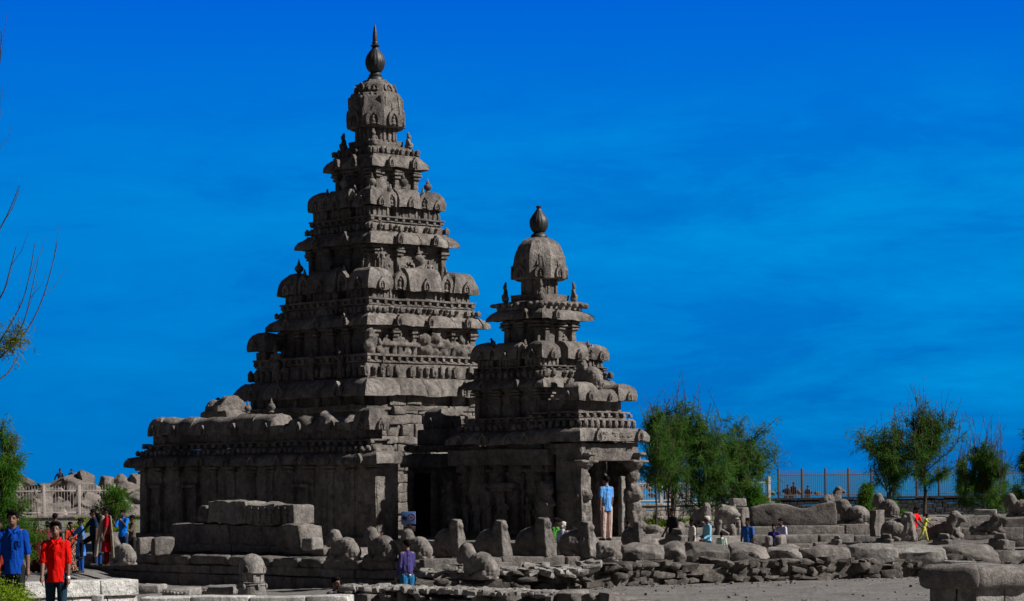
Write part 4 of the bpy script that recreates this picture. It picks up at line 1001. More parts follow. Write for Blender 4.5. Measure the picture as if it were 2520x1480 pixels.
# ------------------------------------------------------------------ rubble walls
def rubble(name, label, pts, z0f, z1f, w, st=(.25, .6), ch=.24, mat=M_SB, seed=0, cat='wall', topm=None, r=.08):
    """dry stone wall through ground points; z0f/z1f give foot and top height along its length 0..1"""
    rd = random.Random(seed); T = thing(name, label, cat, (pts[0][0], pts[0][1], 0)); o = np.array(pts[0][:2]); m = MB(); core = MB()
    for i in range(len(pts) - 1):
        p = np.array(pts[i][:2]) - o; q = np.array(pts[i + 1][:2]) - o; L = np.linalg.norm(q - p); d = (q - p) / L; n = np.array([-d[1], d[0]]); n = n if n[1] > 0 else -n; a = math.atan2(d[1], d[0])
        f0, f1 = i / (len(pts) - 1), (i + 1) / (len(pts) - 1)
        z = min(z0f(f0), z0f(f1))
        row = 0
        while z < max(z1f(f0), z1f(f1)):
            hh = ch * rd.uniform(.8, 1.25); t = -rd.uniform(0, .2)
            while t < L:
                l = rd.uniform(*st); f = f0 + (f1 - f0) * min(max((t + l / 2) / L, 0), 1); top = z1f(f)
                if z + hh * .45 < top and z > z0f(f) - .4:
                    h2 = min(hh, top - z + .06) * rd.uniform(.8, 1.1)
                    c = p + d * (t + l / 2) + n * (w / 2 - .02 + rd.uniform(-.14, .10))
                    if rd.random() < .93: m.chunk((c[0], c[1], z + h2 / 2), (l * 1.02 * rd.uniform(.85, 1.1), w, h2 * rd.uniform(.85, 1.15)), rot3(rd.uniform(-.1, .1), rd.uniform(-.2, .2), a + rd.uniform(-.25, .25)), rd.randrange(9999), 8, .14, (.55, .88))
                t += l
            z += hh * .97; row += 1
        zt = (z1f(f0) + z1f(f1)) / 2; zz0 = z0f(f0) - .3; c = (p + q) / 2 + n * (w / 2 + .04)
        core.box((c[0], c[1], (zt + zz0) / 2 - .06), (L, w - .2, zt - zz0 - .12), a, .03, .5)
    m.rough(.045, 1.9, seed + 1, 1).rough(.022, 6, seed + 2)
    m.build('stone_courses', mat, T, smooth=45); core.build('rubble_core', mat, T)
    return T
ptsR = [P(1040, 1177, 63.5), P(1260, 1177, 64.0), P(1450, 1173, 65.5), P(1650, 1172, 67.2), P(1900, 1170, 68.6), P(2150, 1168, 70), P(2400, 1166, 71), P(2560, 1166, 71.5)]
rubble('rubble_wall', 'long dry rubble wall carrying a row of big slabs along the sand', ptsR, lambda f: 0, lambda f: .38 + .27 * min(1, f * 2.2), 1.0, (.18, .62), .21, mat=M_ROCKW, seed=3)
# rough flat stones tumbling over its left end
m = MB(); rd = random.Random(5)
for k in range(60):
    f = rd.random(); p = P(1045 + f * 420, 1177, 64.2 + rd.random() * 1.3); z = .36 + .1 * f + (p[1] - 64) * .12
    m.chunk((p[0], p[1], z), (rd.uniform(.25, .6), rd.uniform(.25, .5), rd.uniform(.08, .18)), rot3(rd.uniform(-.25, .25), rd.uniform(-.25, .25), rd.uniform(0, 3)), k, 6)
o0 = P(1260, 1177, 65); m.v = [v - np.array([o0[0], o0[1], 0]) for v in m.v]; m.rough(.03, 3, 1)
tag(m.build('loose_flat_stones', M_SL, None, (o0[0], o0[1], 0)), 'scatter of broken flat stones below the bull ledge', 'rubble', kind='stuff')
m = MB(); rd = random.Random(21); o0 = P(1900, 1170, 64)
for k in range(420):
    D_ = rd.uniform(54, 71); u_ = rd.uniform(1300, 2540); p = P(u_, 1170, D_); s_ = rd.choice((.015, .02, .02, .03, .03, .055)) * rd.uniform(.7, 1.4)
    if rd.random() < .5: p[1] = np.interp(p[0], [q[0] for q in ptsR], [q[1] for q in ptsR]) - abs(rd.gauss(0, .8)) - .1
    m.chunk((p[0] - o0[0], p[1] - o0[1], float(ground_z(p[0], p[1])) + s_ * .25), (s_ * 1.5, s_ * 1.3, s_), rd.uniform(0, 3), k, 5)
tag(m.build('pebbles', M_SAND, None, (o0[0], o0[1], 0)), 'pebbles and chips scattered over the grey sand at bottom right', 'pebbles', kind='stuff')
# nearest rough wall at the bottom edge
ptsF = [P(846, 1178, 46.5), P(1010, 1178, 45.9), P(1180, 1178, 45.2), P(1350, 1178, 44.4), P(1480, 1178, 43.6), P(1600, 1172, 42.6)]
rubble('rough_stone_wall', 'rough dry stone wall with a broad sunlit top, at the bottom centre of the picture', ptsF, lambda f: .0, lambda f: .86 - .08 * f - .55 * max(0, f - .8) * 3, 1.1, (.22, .6), .28, M_SB, seed=11, r=.06)
m = MB(); rd = random.Random(8)
for k in range(420):
    f = rd.random() ** .8; uu = 850 + f * 640; D_ = 46.6 - (f ** 1.1) * 2.6 + rd.random() * 1.05; p = P(uu, 1178, D_); zt_ = .90 - .08 * f - .55 * max(0, f - .8) * 3
    m.box((p[0], p[1], zt_ + .0), (rd.uniform(.1, .38), rd.uniform(.1, .3), rd.uniform(.05, .11)), rot3(rd.uniform(-.16, .16), rd.uniform(-.16, .16), rd.uniform(0, 3)), .015, .2)
o0 = P(1100, 1178, 45.5); m.v = [v - np.array([o0[0], o0[1], 0]) for v in m.v]; m.rough(.025, 4, 1)
FW_TOP = tag(m.build('loose_flat_stones', M_SL, None, (o0[0], o0[1], 0)), 'thin broken flat stones covering the top of the rough bottom wall', 'rubble', kind='stuff')

def ashlar(name, label, p, q, w, courses, bl, mat, seed=0, r=.02, group=None, cat='wall', amp=.012):
    T = thing(name, label, cat, (p[0], p[1], 0), group=group); m = MB(); o = np.array(p[:2])
    for k, (z0, z1, bk) in enumerate(courses): along([0, 0], np.array(q[:2]) - o, w, z0, z1 - .006, bl, r, mb=m, back=bk, seed=seed + k, jit=.006)
    m.rough(amp, 2, seed, 1).rough(.008, 7, seed); m.build('stone_courses', mat, T); return T
a = P(330, 1184, 46.5)
ashlar('whitewashed_wall', 'low wall of pale dressed blocks behind the man in the red shirt', P(50, 1186, 46.0), P(339, 1184, 47.4), .7, [(.3, .78, .06), (.78, 1.09, 0)], (.7, 1.1), M_WH, seed=2)
ashlar('whitewashed_wall', 'low wall of pale dressed blocks at the bottom edge below the round model shrine', P(340, 1184, 43.4), P(852, 1179, 43.0), .7, [(-.1, .58, .04), (.60, .93, 0)], (.8, 1.2), M_WH, seed=6)
block('small white marker stone set against the pale wall at bottom left', 226, 252, 1466, 1496, 45.6, .2, 0, M_WH, .02, amp=.01, name='marker_stone', cat='marker stone')
def beads(m, W_, w, h):
    for k in range(int(W_ / .07)): m.ball((-W_ / 2 + .04 + k * .07, -w / 2 - .0, h * .6), (.028, .03, .03), 6, 4)
block('flat carved slab with a beaded edge lying left of the longer slab, bottom left', 398, 482, 1451, 1472, 46.5, .9, -.12, M_SL, .03, amp=.02, name='carved_slab', cat='slab', shape=beads)
block('flat carved slab with a beaded edge lying beside the round model shrine', 482, 578, 1446, 1466, 47.5, 1.1, -.1, M_SL, .03, seed=4, amp=.02, name='carved_slab', cat='slab', shape=beads)
block('dark block lying just behind the base of the round model shrine', 545, 596, 1444, 1466, 49, .6, 0, M_SB, .04, seed=3)
block('pale worn slab at the foot of the platform, left of the beaded slabs', 335, 400, 1441, 1462, 49, .8, -.1, M_SL, .03, seed=5, amp=.02)

# round model shrine in the sunken lane
mp0 = P(618, 1181, 47.5); MS = thing('model_shrine', 'small round domed stone shrine model standing free in the sunken lane', 'stone shrine', (mp0[0], mp0[1], 0)); sm_ = 47.5 / F
def z5(v): return EYE + (1181 - v) * sm_
m = MB(); m.lathe([(30 * sm_, z5(1410)), (33 * sm_, z5(1409)), (33 * sm_, z5(1400)), (31 * sm_, z5(1388)), (27.5 * sm_, z5(1378)), (20 * sm_, z5(1370)), (10 * sm_, z5(1366)), (.01, z5(1365))], 28)
m.lathe([(.01, z5(1411)), (30 * sm_, z5(1410))], 28); m.rough(.02, 3, 2).rough(.008, 9, 2); dmo = m.build('dome', M_SL, MS, smooth=50)
for k in range(4):
    a = k * PI / 2 - .35; link('horseshoe_arch', ME_HS, None, dmo, (math.cos(a) * 31.5 * sm_, math.sin(a) * 31.5 * sm_, z5(1409)), (0, 0, a + PI / 2), (.24, .35, .26))
m = MB(); m.lathe([(28 * sm_, z5(1411)), (26 * sm_, z5(1411)), (26 * sm_, z5(1434))], 24)
for k in range(8):
    a = k * PI / 4 + .3; m.box((math.cos(a) * 26 * sm_, math.sin(a) * 26 * sm_, z5(1422)), (.05, .06, .17), a, .01, 1)
m.rough(.015, 5, 1).build('neck', M_SL, MS)
m = MB(); m.lathe([(33 * sm_, z5(1434)), (30 * sm_, z5(1433)), (33 * sm_, z5(1441)), (30 * sm_, z5(1443)), (33 * sm_, z5(1446)), (34 * sm_, z5(1456)), (38 * sm_, z5(1470)), (38 * sm_, -.1)], 24); m.lathe([(20 * sm_, z5(1433)), (33 * sm_, z5(1434))], 24)
for s_ in range(6):
    a = s_ * PI / 3; m.ball((math.cos(a) * 34 * sm_, math.sin(a) * 34 * sm_, z5(1444)), (.035, .035, .06), 8, 6)
m.rough(.015, 4, 1).build('base', M_SL, MS)

# ------------------------------------------------------------------ big slabs along the rubble wall
sl_list = [(1532, 1640, 1343, 1381, 'dark slab with a shaded front, leftmost of the big slabs'), (1634, 1692, 1338, 1388, 'upright blunt slab between two longer ones, below the woman in the dotted shirt'),
 (1688, 1800, 1342, 1385, 'long rounded slab on the rubble wall, in front of the lion statue'), (1794, 1898, 1343, 1386, 'wedge-topped slab on the rubble wall below the man in the blue checked shirt'),
 (1894, 1978, 1347, 1386, 'small low slab on the rubble wall below the two seated-high visitors at the square stump'), (1972, 2094, 1342, 1387, 'angular slab with a sharp right corner on the rubble wall, left of the layered slab'),
 (2084, 2204, 1343, 1387, 'layered craggy slab on the rubble wall, below the small domed stump'), (2194, 2335, 1345, 1392, 'longest craggy pale slab on the rubble wall, second from the right'), (2318, 2462, 1346, 1394, 'smooth dark slab on the rubble wall behind the coping, with a broken right side'), (2455, 2560, 1352, 1398, 'slab cut by the right edge of the picture, at the end of the rubble wall')]
for i, (u0, u1, v0, v1, lb) in enumerate(sl_list):
    D_ = 68.0 + (u0 - 1500) / 1000 * 3.6
    a = P((u0 + u1) / 2, v1, D_); wd = (u1 - u0) / F * D_; h = (v1 - v0) / F * D_; rd = random.Random(i * 7 + 2); m = MB()
    W_ = wd * 1.0; w = 1.3
    m.chunk((0, 0, h / 2), (W_, w, h * 1.05), None, i * 3 + 1, 8, .07, (.62, .9))
    sk_ = rd.uniform(-.5, .5); cu = rd.uniform(.03, .2)
    for k, v in enumerate(m.v):
        x = v[:, 0] / (W_ / 2); y = v[:, 1] / (w / 2); z = v[:, 2] / h
        top = z * (1 - cu * np.clip(x * np.sign(sk_), 0, 1) ** 2 - 0.04 * np.clip(-x * np.sign(sk_), 0, 1) ** 3 - .22 * np.clip(-y, 0, 1) ** 2)
        v[:, 2] = top * h; v[:, 0] *= 1 - .10 * np.abs(z - .45) ** 1.5 - .04 * y; v[:, 1] *= .86 + .14 * (1 - np.abs(x) ** 3)
    m.rough(.10, .9, i + 5, 1).rough(.04, 3.2, i, 2)
    if 'craggy' in lb: m.v = [v * 1 + np.stack([0 * v[:, 0], 0 * v[:, 0], .05 * noise3(v * np.array([2, 2, 9]), 5)], 1) for v in m.v]
    tag(m.build('stone_slab', M_SL if i in (6, 7) else M_SB, None, (a[0], a[1] + w / 2, a[2]), (R(3), 0, rd.uniform(-.12, .05)), smooth=38), lb, 'stone slab', 'big slabs on the rubble wall')

# coping wall at the bottom right corner
cpt = P(2403, 1166, 50.0); CW_ = thing('coping_wall', 'low wall with big rounded coping blocks, at the bottom right corner of the picture', 'wall', (cpt[0], cpt[1], 0))
def zc_(v): return EYE + (1166 - v) * 50 / F
m = MB()
hc = zc_(1396) - zc_(1456); zc0 = zc_(1456)
for (t0, t1, ax_) in ((0.0, 1.28, 'L'),):
    pass
# left arm runs left-away, right arm runs right-away from the corner at the picture's column 2403
def cop(p, q, seed):
    p, q = np.array(p), np.array(q); L = np.linalg.norm(q - p); d = (q - p) / L; n = np.array([-d[1], d[0]]); n = n if n[1] > 0 else -n; a_ = math.atan2(d[1], d[0]); c = (p + q) / 2 + n * .45
    m.box((c[0], c[1], zc0 + hc / 2), (L - .015, .95, hc), a_, .17, .15, jit=.01)
cop((-1.12, .62), (0.05, -.02), 1); cop((-.02, .0), (1.35, .62), 2); cop((1.36, .63), (2.2, 1.0), 3); cop((2.21, 1.0), (3.4, 1.5), 4)
m.rough(.045, 1.3, 3, 1).rough(.015, 6, 2).build('coping', M_SB, CW_, smooth=45)
m = MB(); along((-.85, .75), (.0, .22), .6, -.1, zc0 + .05, (.5, .9), .03, mb=m, seed=3); along((.0, .2), (3.3, 1.7), .6, -.1, zc0 + .03, (.6, 1.1), .03, mb=m, seed=4); m.rough(.02, 2, 3).build('stone_courses', M_SL, CW_)
block('flat broken slab lying behind the rounded coping at bottom right', 2330, 2412, 1384, 1398, 51.5, .9, -.1, M_SL, .02, seed=3)
# ------------------------------------------------------------------ bulls (seated stone bulls, weathered), facing +x, about 1 m long
def bull(kind):
    m = MB()
    def body(hz=.30):
        m.ball((-.12, 0, hz), (.44, .25, .27), 14, 10); m.ball((-.36, 0, .24), (.24, .27, .25), 12, 8); m.ball((.14, 0, .32), (.25, .24, .28), 12, 8)
        for s_ in (-1, 1):
            m.limb((-.3, s_ * .2, .14), (.0, s_ * .25, .07), .12, .07); m.limb((.2, s_ * .17, .12), (.42, s_ * .13, .06), .09, .06)
        m.box((-.02, 0, .04), (.98, .5, .08), None, .03, .3)
    if kind == 'upright':                     # neck and head worn to a tall slab
        body(.34); m.ball((-.14, 0, .40), (.46, .33, .33)); m.ball((-.34, 0, .3), (.28, .33, .3)); m.ball((.02, 0, .56), (.17, .15, .15)); m.limb((.18, 0, .28), (.24, 0, .80), .27, .165, 12); tb = MB(); tb.box((0, 0, .45), (.46, .44, .86), None, .05, .1)
        for q, v in enumerate(tb.v): k_ = 1.18 - .55 * v[:, 2:3]; tb.v[q] = np.hstack([v[:, :2] * k_, v[:, 2:3]])
        m.merge(tb, rot3(0, -.03, 0), (.24, 0, 0)); m.ball((.36, 0, .80), (.13, .13, .12)); m.ball((.34, 0, .60), (.10, .12, .2)); m.limb((.05, 0, .45), (.2, 0, .66), .24, .16, 12); m.box((.24, 0, .9), (.28, .27, .12), rot3(0, .05, 0), .04, .2)
        m.ball((.38, 0, .16), (.14, .16, .14)); m.ball((.16, -.15, .8), (.07, .05, .07)); m.ball((.16, .15, .8), (.07, .05, .07))
    if kind == 'low':                         # head turned down and worn, humped back
        body(.33); m.ball((.0, 0, .52), (.17, .13, .12)); m.limb((.14, 0, .38), (.30, 0, .66), .25, .20, 12); m.ball((.34, 0, .74), (.20, .18, .15)); m.limb((.40, 0, .70), (.50, 0, .48), .15, .12); m.ball((-.1, 0, .42), (.36, .27, .24))
        for s_ in (-1, 1): m.ball((.32, s_ * .13, .8), (.05, .05, .06))
    if kind == 'head':                        # whole head with muzzle, folded dewlap
        body(.30); m.ball((.0, 0, .54), (.15, .13, .12)); m.limb((.12, 0, .36), (.28, 0, .74), .26, .20); m.limb((.3, 0, .84), (.52, 0, .72), .165, .12); m.ball((.54, 0, .70), (.10, .11, .10)); m.ball((.28, 0, .36), (.16, .18, .3)); m.ball((.40, 0, .16), (.13, .16, .14))
        for s_ in (-1, 1): m.ball((.28, s_ * .15, .86), (.06, .05, .05)); m.ball((.37, s_ * .1, .9), (.04, .04, .05))
    if kind == 'stump':                       # only the chest block is left
        m.box((.05, 0, .28), (.62, .5, .56), rot3(0, .10, 0), .10, .2); m.box((.1, 0, .6), (.34, .36, .5), rot3(0, .16, 0), .07, .2); m.ball((-.3, 0, .16), (.3, .24, .18)); m.ball((.3, -.08, .6), (.06, .08, .15)); m.box((0, 0, .04), (.9, .52, .1), None, .03, .3)
    if kind == 'headless':
        body(.33); m.ball((.05, 0, .56), (.17, .15, .15)); m.limb((.18, 0, .4), (.24, 0, .66), .2, .16); m.ball((-.2, 0, .5), (.2, .2, .12))
    me = solid(m, 'bull_' + kind, .018, 2, .05, .09); me.materials.append(M_SB); return me
BM = {k: bull(k) for k in ('upright', 'low', 'head', 'stump', 'headless')}
HT = {k: max(v.co.z for v in me.vertices) for k, me in BM.items()}
def put_bull(kind, u0, u1, v0, v1, D, yaw, label, sxy=None, dz=0):
    """picture span u0..u1, top v0, foot v1 at depth D; yaw in degrees (0 faces right, -40 faces right and nearer)"""
    s_ = D / F; a = P((u0 + u1) / 2, v1, D); h = (v1 - v0) * s_; wd = (u1 - u0) * s_
    me = BM[kind]; c, s = math.cos(R(yaw)), math.sin(R(yaw)); X = [v.co.x * c - v.co.y * s for v in me.vertices]; x0, x1 = min(X), max(X)
    k = (wd) / (x1 - x0) if sxy is None else sxy; kz = h / HT[kind]
    kk = (k * .65 + kz * .35) if sxy is None else sxy
    o = link('bull_statue', me, None, None, (a[0] - (x0 + x1) / 2 * k, a[1] + .35, a[2] + dz), (0, 0, R(yaw)), (k, min(k, kz * 1.25), kz))
    return tag(o, label, 'statue', 'stone bulls round the shrines')
B_ = [
 ('upright', 1066, 1151, 1278, 1373, 67, -35, 'seated bull with a tall neck slab, leftmost of the four right-facing bulls on the ledge'),
 ('upright', 1168, 1262, 1280, 1374, 67.4, -35, 'seated bull with a slender neck and projecting paw, second on the ledge'),
 ('upright', 1267, 1371, 1274, 1374, 67.8, -35, 'largest seated bull on the ledge, beside the visitor in the green cap'),
 ('upright', 1375, 1475, 1283, 1373, 68.2, -30, 'seated bull with a broad sloping neck, at the feet of the man in pale trousers'),
 ('low', 797, 890, 1303, 1381, 67.2, 145, 'low bull facing away left, first of three beside the carved wall remains'),
 ('low', 888, 981, 1297, 1381, 66.9, 145, 'low bull facing away left, middle one of three on the platform'),
 ('low', 980, 1066, 1302, 1378, 66.4, 145, 'low bull facing away left behind the man in the purple shirt'),
 ('low', 1122, 1228, 1336, 1428, 63.6, 150, 'biggest hump-backed bull standing out in front of the ledge'),
 ('low', 254, 334, 1320, 1392, 72.5, 150, 'bull facing left at the far left end of the platform, by the woman in red'),
 ('headless', 1458, 1533, 1333, 1385, 65.6, 160, 'broken bull lying at the start of the slab row, lit on its right side'),
 ('upright', 1530, 1590, 1284, 1347, 71, -35, 'seated bull with a tapering neck, right of the man in pale trousers'),
 ('low', 1556, 1640, 1281, 1322, 79, 170, 'small reclining bull in front of the yellow weeds'),
 ('stump', 1620, 1706, 1301, 1342, 71.5, -45, 'worn bull bust half hiding the woman in the dotted shirt'),
 ('headless', 1700, 1762, 1237, 1296, 84, -60, 'tall weathered bull stump behind the old man in the light blue shirt'),
 ('headless', 1635, 1700, 1285, 1330, 80, 60, 'dim rounded bull behind the woman in the dotted shirt'),
 ('head', 2020, 2085, 1197, 1244, 96, 10, 'farthest bull, head raised, perched high behind the long wall block'),
 ('low', 2056, 2150, 1228, 1293, 86, 150, 'dark bull lying just right of the long wall block, facing left'),
 ('low', 2150, 2216, 1213, 1275, 92, 150, 'bull on a block with its head bent left, in front of the palm'),
 ('upright', 2172, 2264, 1260, 1334, 78, -20, 'dark sloping bull beside the child in yellow'),
 ('head', 2286, 2380, 1257, 1334, 80, -28, 'bull with a whole head and muzzle, just right of the child in yellow'),
 ('head', 2392, 2482, 1264, 1318, 84, -30, 'smaller bull with its head up, left of the bull at the right edge'),
 ('low', 2476, 2548, 1214, 1275, 88, 160, 'bull cut by the right edge of the picture, raised on a block'),
 ('stump', 2040, 2080, 1318, 1346, 74, -30, 'small round-topped bull stump behind the layered slab'),
 ('stump', 2142, 2212, 1314, 1347, 74.5, -30, 'bull stump with a sloping right side behind the long craggy slab'),
 ('stump', 2282, 2356, 1313, 1352, 74.8, -30, 'bull stump with a paw beside it, left of the dark smooth slab'),
 ('stump', 2420, 2496, 1312, 1354, 75, -30, 'bull stump nearest the right edge, behind the coping wall'),
]
for b in B_: put_bull(*b)
block('square-topped stump in front of the two visitors with their heads together', 1906, 1942, 1316, 1346, 73, .55, -.4, seed=4, name='stone_stump', cat='stone block')
block('pale flat stump at the left of the square stump', 1880, 1906, 1319, 1345, 74, .4, -.3, seed=5, name='stone_stump', cat='stone block')
# long wall block and other big pieces at the back of the court
def wave(m, W_, w, h):
    for v in m.v:
        x = v[:, 0] / (W_ / 2); z = v[:, 2] / h
        prof = 1 - .26 * np.exp(-((x - .22) / .34) ** 2) - .35 * np.clip(-x - .72, 0, 1) ** .8 * 1.2
        v[:, 2] = np.where(z > .5, h * (.5 + (z - .5) * 2 * (prof - .5)), v[:, 2])
block('long dark wall block with a sagging top, widest stone at the back of the court', 1848, 2062, 1240, 1296, 84, .9, -.06, M_SB, .06, seed=8, amp=.05, shape=wave, name='wall_block')
block('plain upright block touching the right side of the lion statue', 1797, 1850, 1248, 1300, 83, .8, -.35, M_SB, .05, seed=9, name='wall_block')
block('narrow upright block with a lit right edge, left of the dark bull beside the children', 2139, 2182, 1254, 1322, 80, .55, -.75, M_SB, .04, seed=3, name='wall_block')
block('small pile of flat stones on top of the block right of the lion', 1796, 1838, 1227, 1248, 88, .6, .2, M_SL, .05, seed=6, name='wall_block')
block('flat block with a broken right end, under the weeds at far right', 2398, 2462, 1255, 1272, 92, .8, -.2, M_SL, .04, seed=3, name='wall_block')
block('pedestal block under the raised bull in front of the palm', 2155, 2235, 1275, 1300, 91, .9, -.2, M_SB, .04, seed=7, name='pedestal_block')
block('pedestal block under the bull cut by the right edge', 2470, 2560, 1275, 1345, 87, .9, -.1, M_SB, .04, seed=8, name='pedestal_block')
# long steps at the back of the court
def step_row(label, u0, u1, v0, v1, D0, D1, w=.9, bl=(1.2, 2.4), seed=0, mat=M_SB):
    p, q = P(u0, v1, D0), P(u1, v1, D1); T = thing('stone_step', label, 'step', (p[0], p[1], 0)); zt = P((u0 + u1) / 2, v0, (D0 + D1) / 2)[2]; zl = P((u0 + u1) / 2, v1, (D0 + D1) / 2)[2]
    m = MB(); along([0, 0], q[:2] - p[:2], w, zl - .1, zt, bl, .05, mb=m, seed=seed, jit=.03); m.rough(.035, 1.5, seed).rough(.012, 6, seed); m.build('course', mat, T)
step_row('upper long step under the widest wall block at the back of the court', 1840, 2172, 1294, 1319, 82.5, 83.5, 1.2, seed=1)
step_row('middle long step with shallow niches, below the upper one at the back of the court', 1850, 2180, 1318, 1338, 81.3, 82.3, 1.0, seed=2)
step_row('lowest long step, just behind the big slabs in the centre right', 1900, 2160, 1337, 1352, 79.8, 80.8, 1.0, seed=3)
step_row('long step with one square notch behind the bull with the whole head', 2236, 2480, 1272, 1300, 87, 88, 1.0, seed=4)
step_row('second step behind the bull with the whole head, under the notched one', 2240, 2520, 1300, 1322, 85.5, 86.2, 1.0, seed=5)
step_row('flat step carrying the dark bull and the child in yellow', 2180, 2500, 1333, 1352, 76.8, 77.8, 2.2, seed=6)
step_row('thin step of broken slabs in front of the small reclining bull', 1560, 1680, 1318, 1334, 78, 79, .9, (.8, 1.4), seed=7)
step_row('step behind the lion statue and the visitors, left of the wall block', 1640, 1850, 1300, 1330, 80.5, 81.5, 1.2, seed=8)
# seated lion with a square niche cut in its body
lp = P(1788, 1340, 78.0)
def lion_niche():
    m = MB()
    m.ball((-.1, .12, .35), (.34, .36, .38)); m.limb((-.12, .15, .35), (.02, 0, 1.0), .30, .27)
    m.box((.26, -.02, .2), (.34, .5, .42), None, .06, .2); m.box((.24, -.02, .99), (.32, .5, .14), None, .05, .2); m.box((.38, .16, .6), (.10, .14, .8), None, .03, .2); m.box((.38, -.22, .6), (.10, .12, .8), None, .03, .2); m.box((.1, .1, .6), (.2, .4, .8), None, .03, .2)
    m.ball((.05, -.06, 1.32), (.34, .3, .3)); m.ball((-.08, .04, 1.25), (.34, .32, .42)); m.ball((.24, -.26, 1.22), (.18, .16, .13)); m.ball((.24, -.28, 1.06), (.14, .12, .05)); m.ball((-.2, .1, .9), (.22, .25, .4))
    for s_ in (-.2, .28): m.ball((s_, -.08, 1.6), (.06, .06, .09))
    m.ball((.12, -.3, 1.36), (.05, .05, .05)); m.ball((.3, -.24, 1.38), (.05, .05, .05))
    m.limb((.1, -.22, .75), (.16, -.34, .05), .12, .09); m.limb((-.25, -.1, .5), (-.1, -.36, .3), .14, .08); m.limb((-.1, -.36, .3), (-.08, -.4, .02), .08, .08)
    m.limb((-.42, -.25, .1), (-.36, -.2, .8), .09, .08); m.ball((-.36, -.24, .92), (.09, .1, .12)); m.limb((-.3, -.28, .6), (-.1, -.38, .45), .05, .05)
    m.box((0, 0, .03), (1.0, .9, .1), None, .03, .3)
    return solid(m, 'lion_statue', .024, 1, .03)
LN = link('lion_statue', lion_niche(), M_SB, None, (lp[0], lp[1], lp[2]), (0, 0, R(20)), (.92, .92, .77)); LN['label'] = 'seated lion statue with a square niche cut in its chest'; LN['category'] = 'statue'
MB().box((.22, 0, .6), (.1, .34, .62), None, .01, 1).build('niche_shade', M_SHADE, LN)  # black panel paints the shade deep in the niche

# bull on the porch roof of the small shrine
pbl = AB(2.75, -.85, z2_(962)); rq = rotz(R(1.5)); pw_ = rq @ pbl
o = link('bull_statue', BM['upright'], None, None, (BX + pw_[0], BY + pw_[1], pw_[2] - .05), (0, 0, R(150)), (.85, .7, .92)); tag(o, 'small seated bull on the porch roof of the shorter tower', 'statue', 'stone bulls round the shrines')

# ------------------------------------------------------------------ sign
sp = P(1005, 1300, 74.5); SG = thing('sign_board', 'pale blue camera-ban sign board on a short post right of the long block', 'sign', (sp[0], sp[1], GZ - .2))
M_SIGN = plain('sign_panel', (.11, .22, .50), .5, .4, .05); M_INK = plain('sign_ink', (.012, .012, .02), .6, .2, .05); M_RED = plain('sign_red', (.10, .008, .012), .6, .2, .05)  # panel blue deepened, the shade on the board is in its colour
s5 = 74.5 / F; bz = P(1005, 1275, 74.5)[2] - (GZ - .2)
m = MB(); m.box((0, 0, bz), (36 * s5, .03, 31 * s5), None, .005, .5); m.build('panel', M_SIGN, SG, rot=None)
m = MB(); m.box((0, .04, bz / 2 - .1), (.1, .06, bz), None, .01, 1); m.box((.02, .06, bz - 27 * s5), (30 * s5, .06, 14 * s5), None, .02, 1); m.build('post', M_FENCE, SG)
m = MB(); cx0 = -9 * s5; m.box((cx0, -.018, bz - 1 * s5), (12 * s5, .008, 7 * s5), None, .002, 1); m.box((cx0, -.018, bz + 3.6 * s5), (5 * s5, .008, 2.5 * s5), None, .002, 1)
m.box((cx0, -.018, bz - 7 * s5), (10 * s5, .006, .7 * s5), None, .001, 1); m.build('camera_symbol', M_INK, SG)
m = MB(); cx1 = 8 * s5; m.ball((cx1, -.016, bz + 1 * s5), (3.4 * s5, .004, 2.4 * s5), 12, 6)
a_ = np.linspace(0, 2 * PI, 25)
m.tube([(cx1 + math.cos(t) * 8.6 * s5, -.02, bz + 1 * s5 + math.sin(t) * 8.6 * s5) for t in a_], 1.0 * s5, 6); m.limb((cx1 - 6 * s5, -.02, bz + 7 * s5), (cx1 + 6 * s5, -.02, bz - 5 * s5), 1.0 * s5, 1.0 * s5, 6); m.build('prohibition_ring', M_RED, SG)
SG.rotation_euler = (0, 0, R(-8))
# crow on the roof
cp = P(1213, 856, 77.5); CR = MB(); CR.ball((0, 0, .14), (.07, .06, .10), rot=rot3(0, -.5, 0)); CR.ball((-.05, 0, .25), (.04, .035, .04)); CR.limb((-.07, 0, .25), (-.13, 0, .24), .015, .004, 6); CR.limb((.04, 0, .08), (.10, 0, -.08), .04, .02, 6); CR.limb((0, .02, .06), (0, .02, -.04), .008, .008, 5); CR.limb((0, -.02, .06), (0, -.02, -.04), .008, .008, 5)
M_CROW = plain('crow_feathers', (.008, .008, .01), .6, .3); o = link('crow', solid(CR, 'crow', .012, 1), M_CROW, None, (cp[0], cp[1], cp[2] + .02)); tag(o, 'black crow perched on the left corner roof of the shorter tower', 'bird')

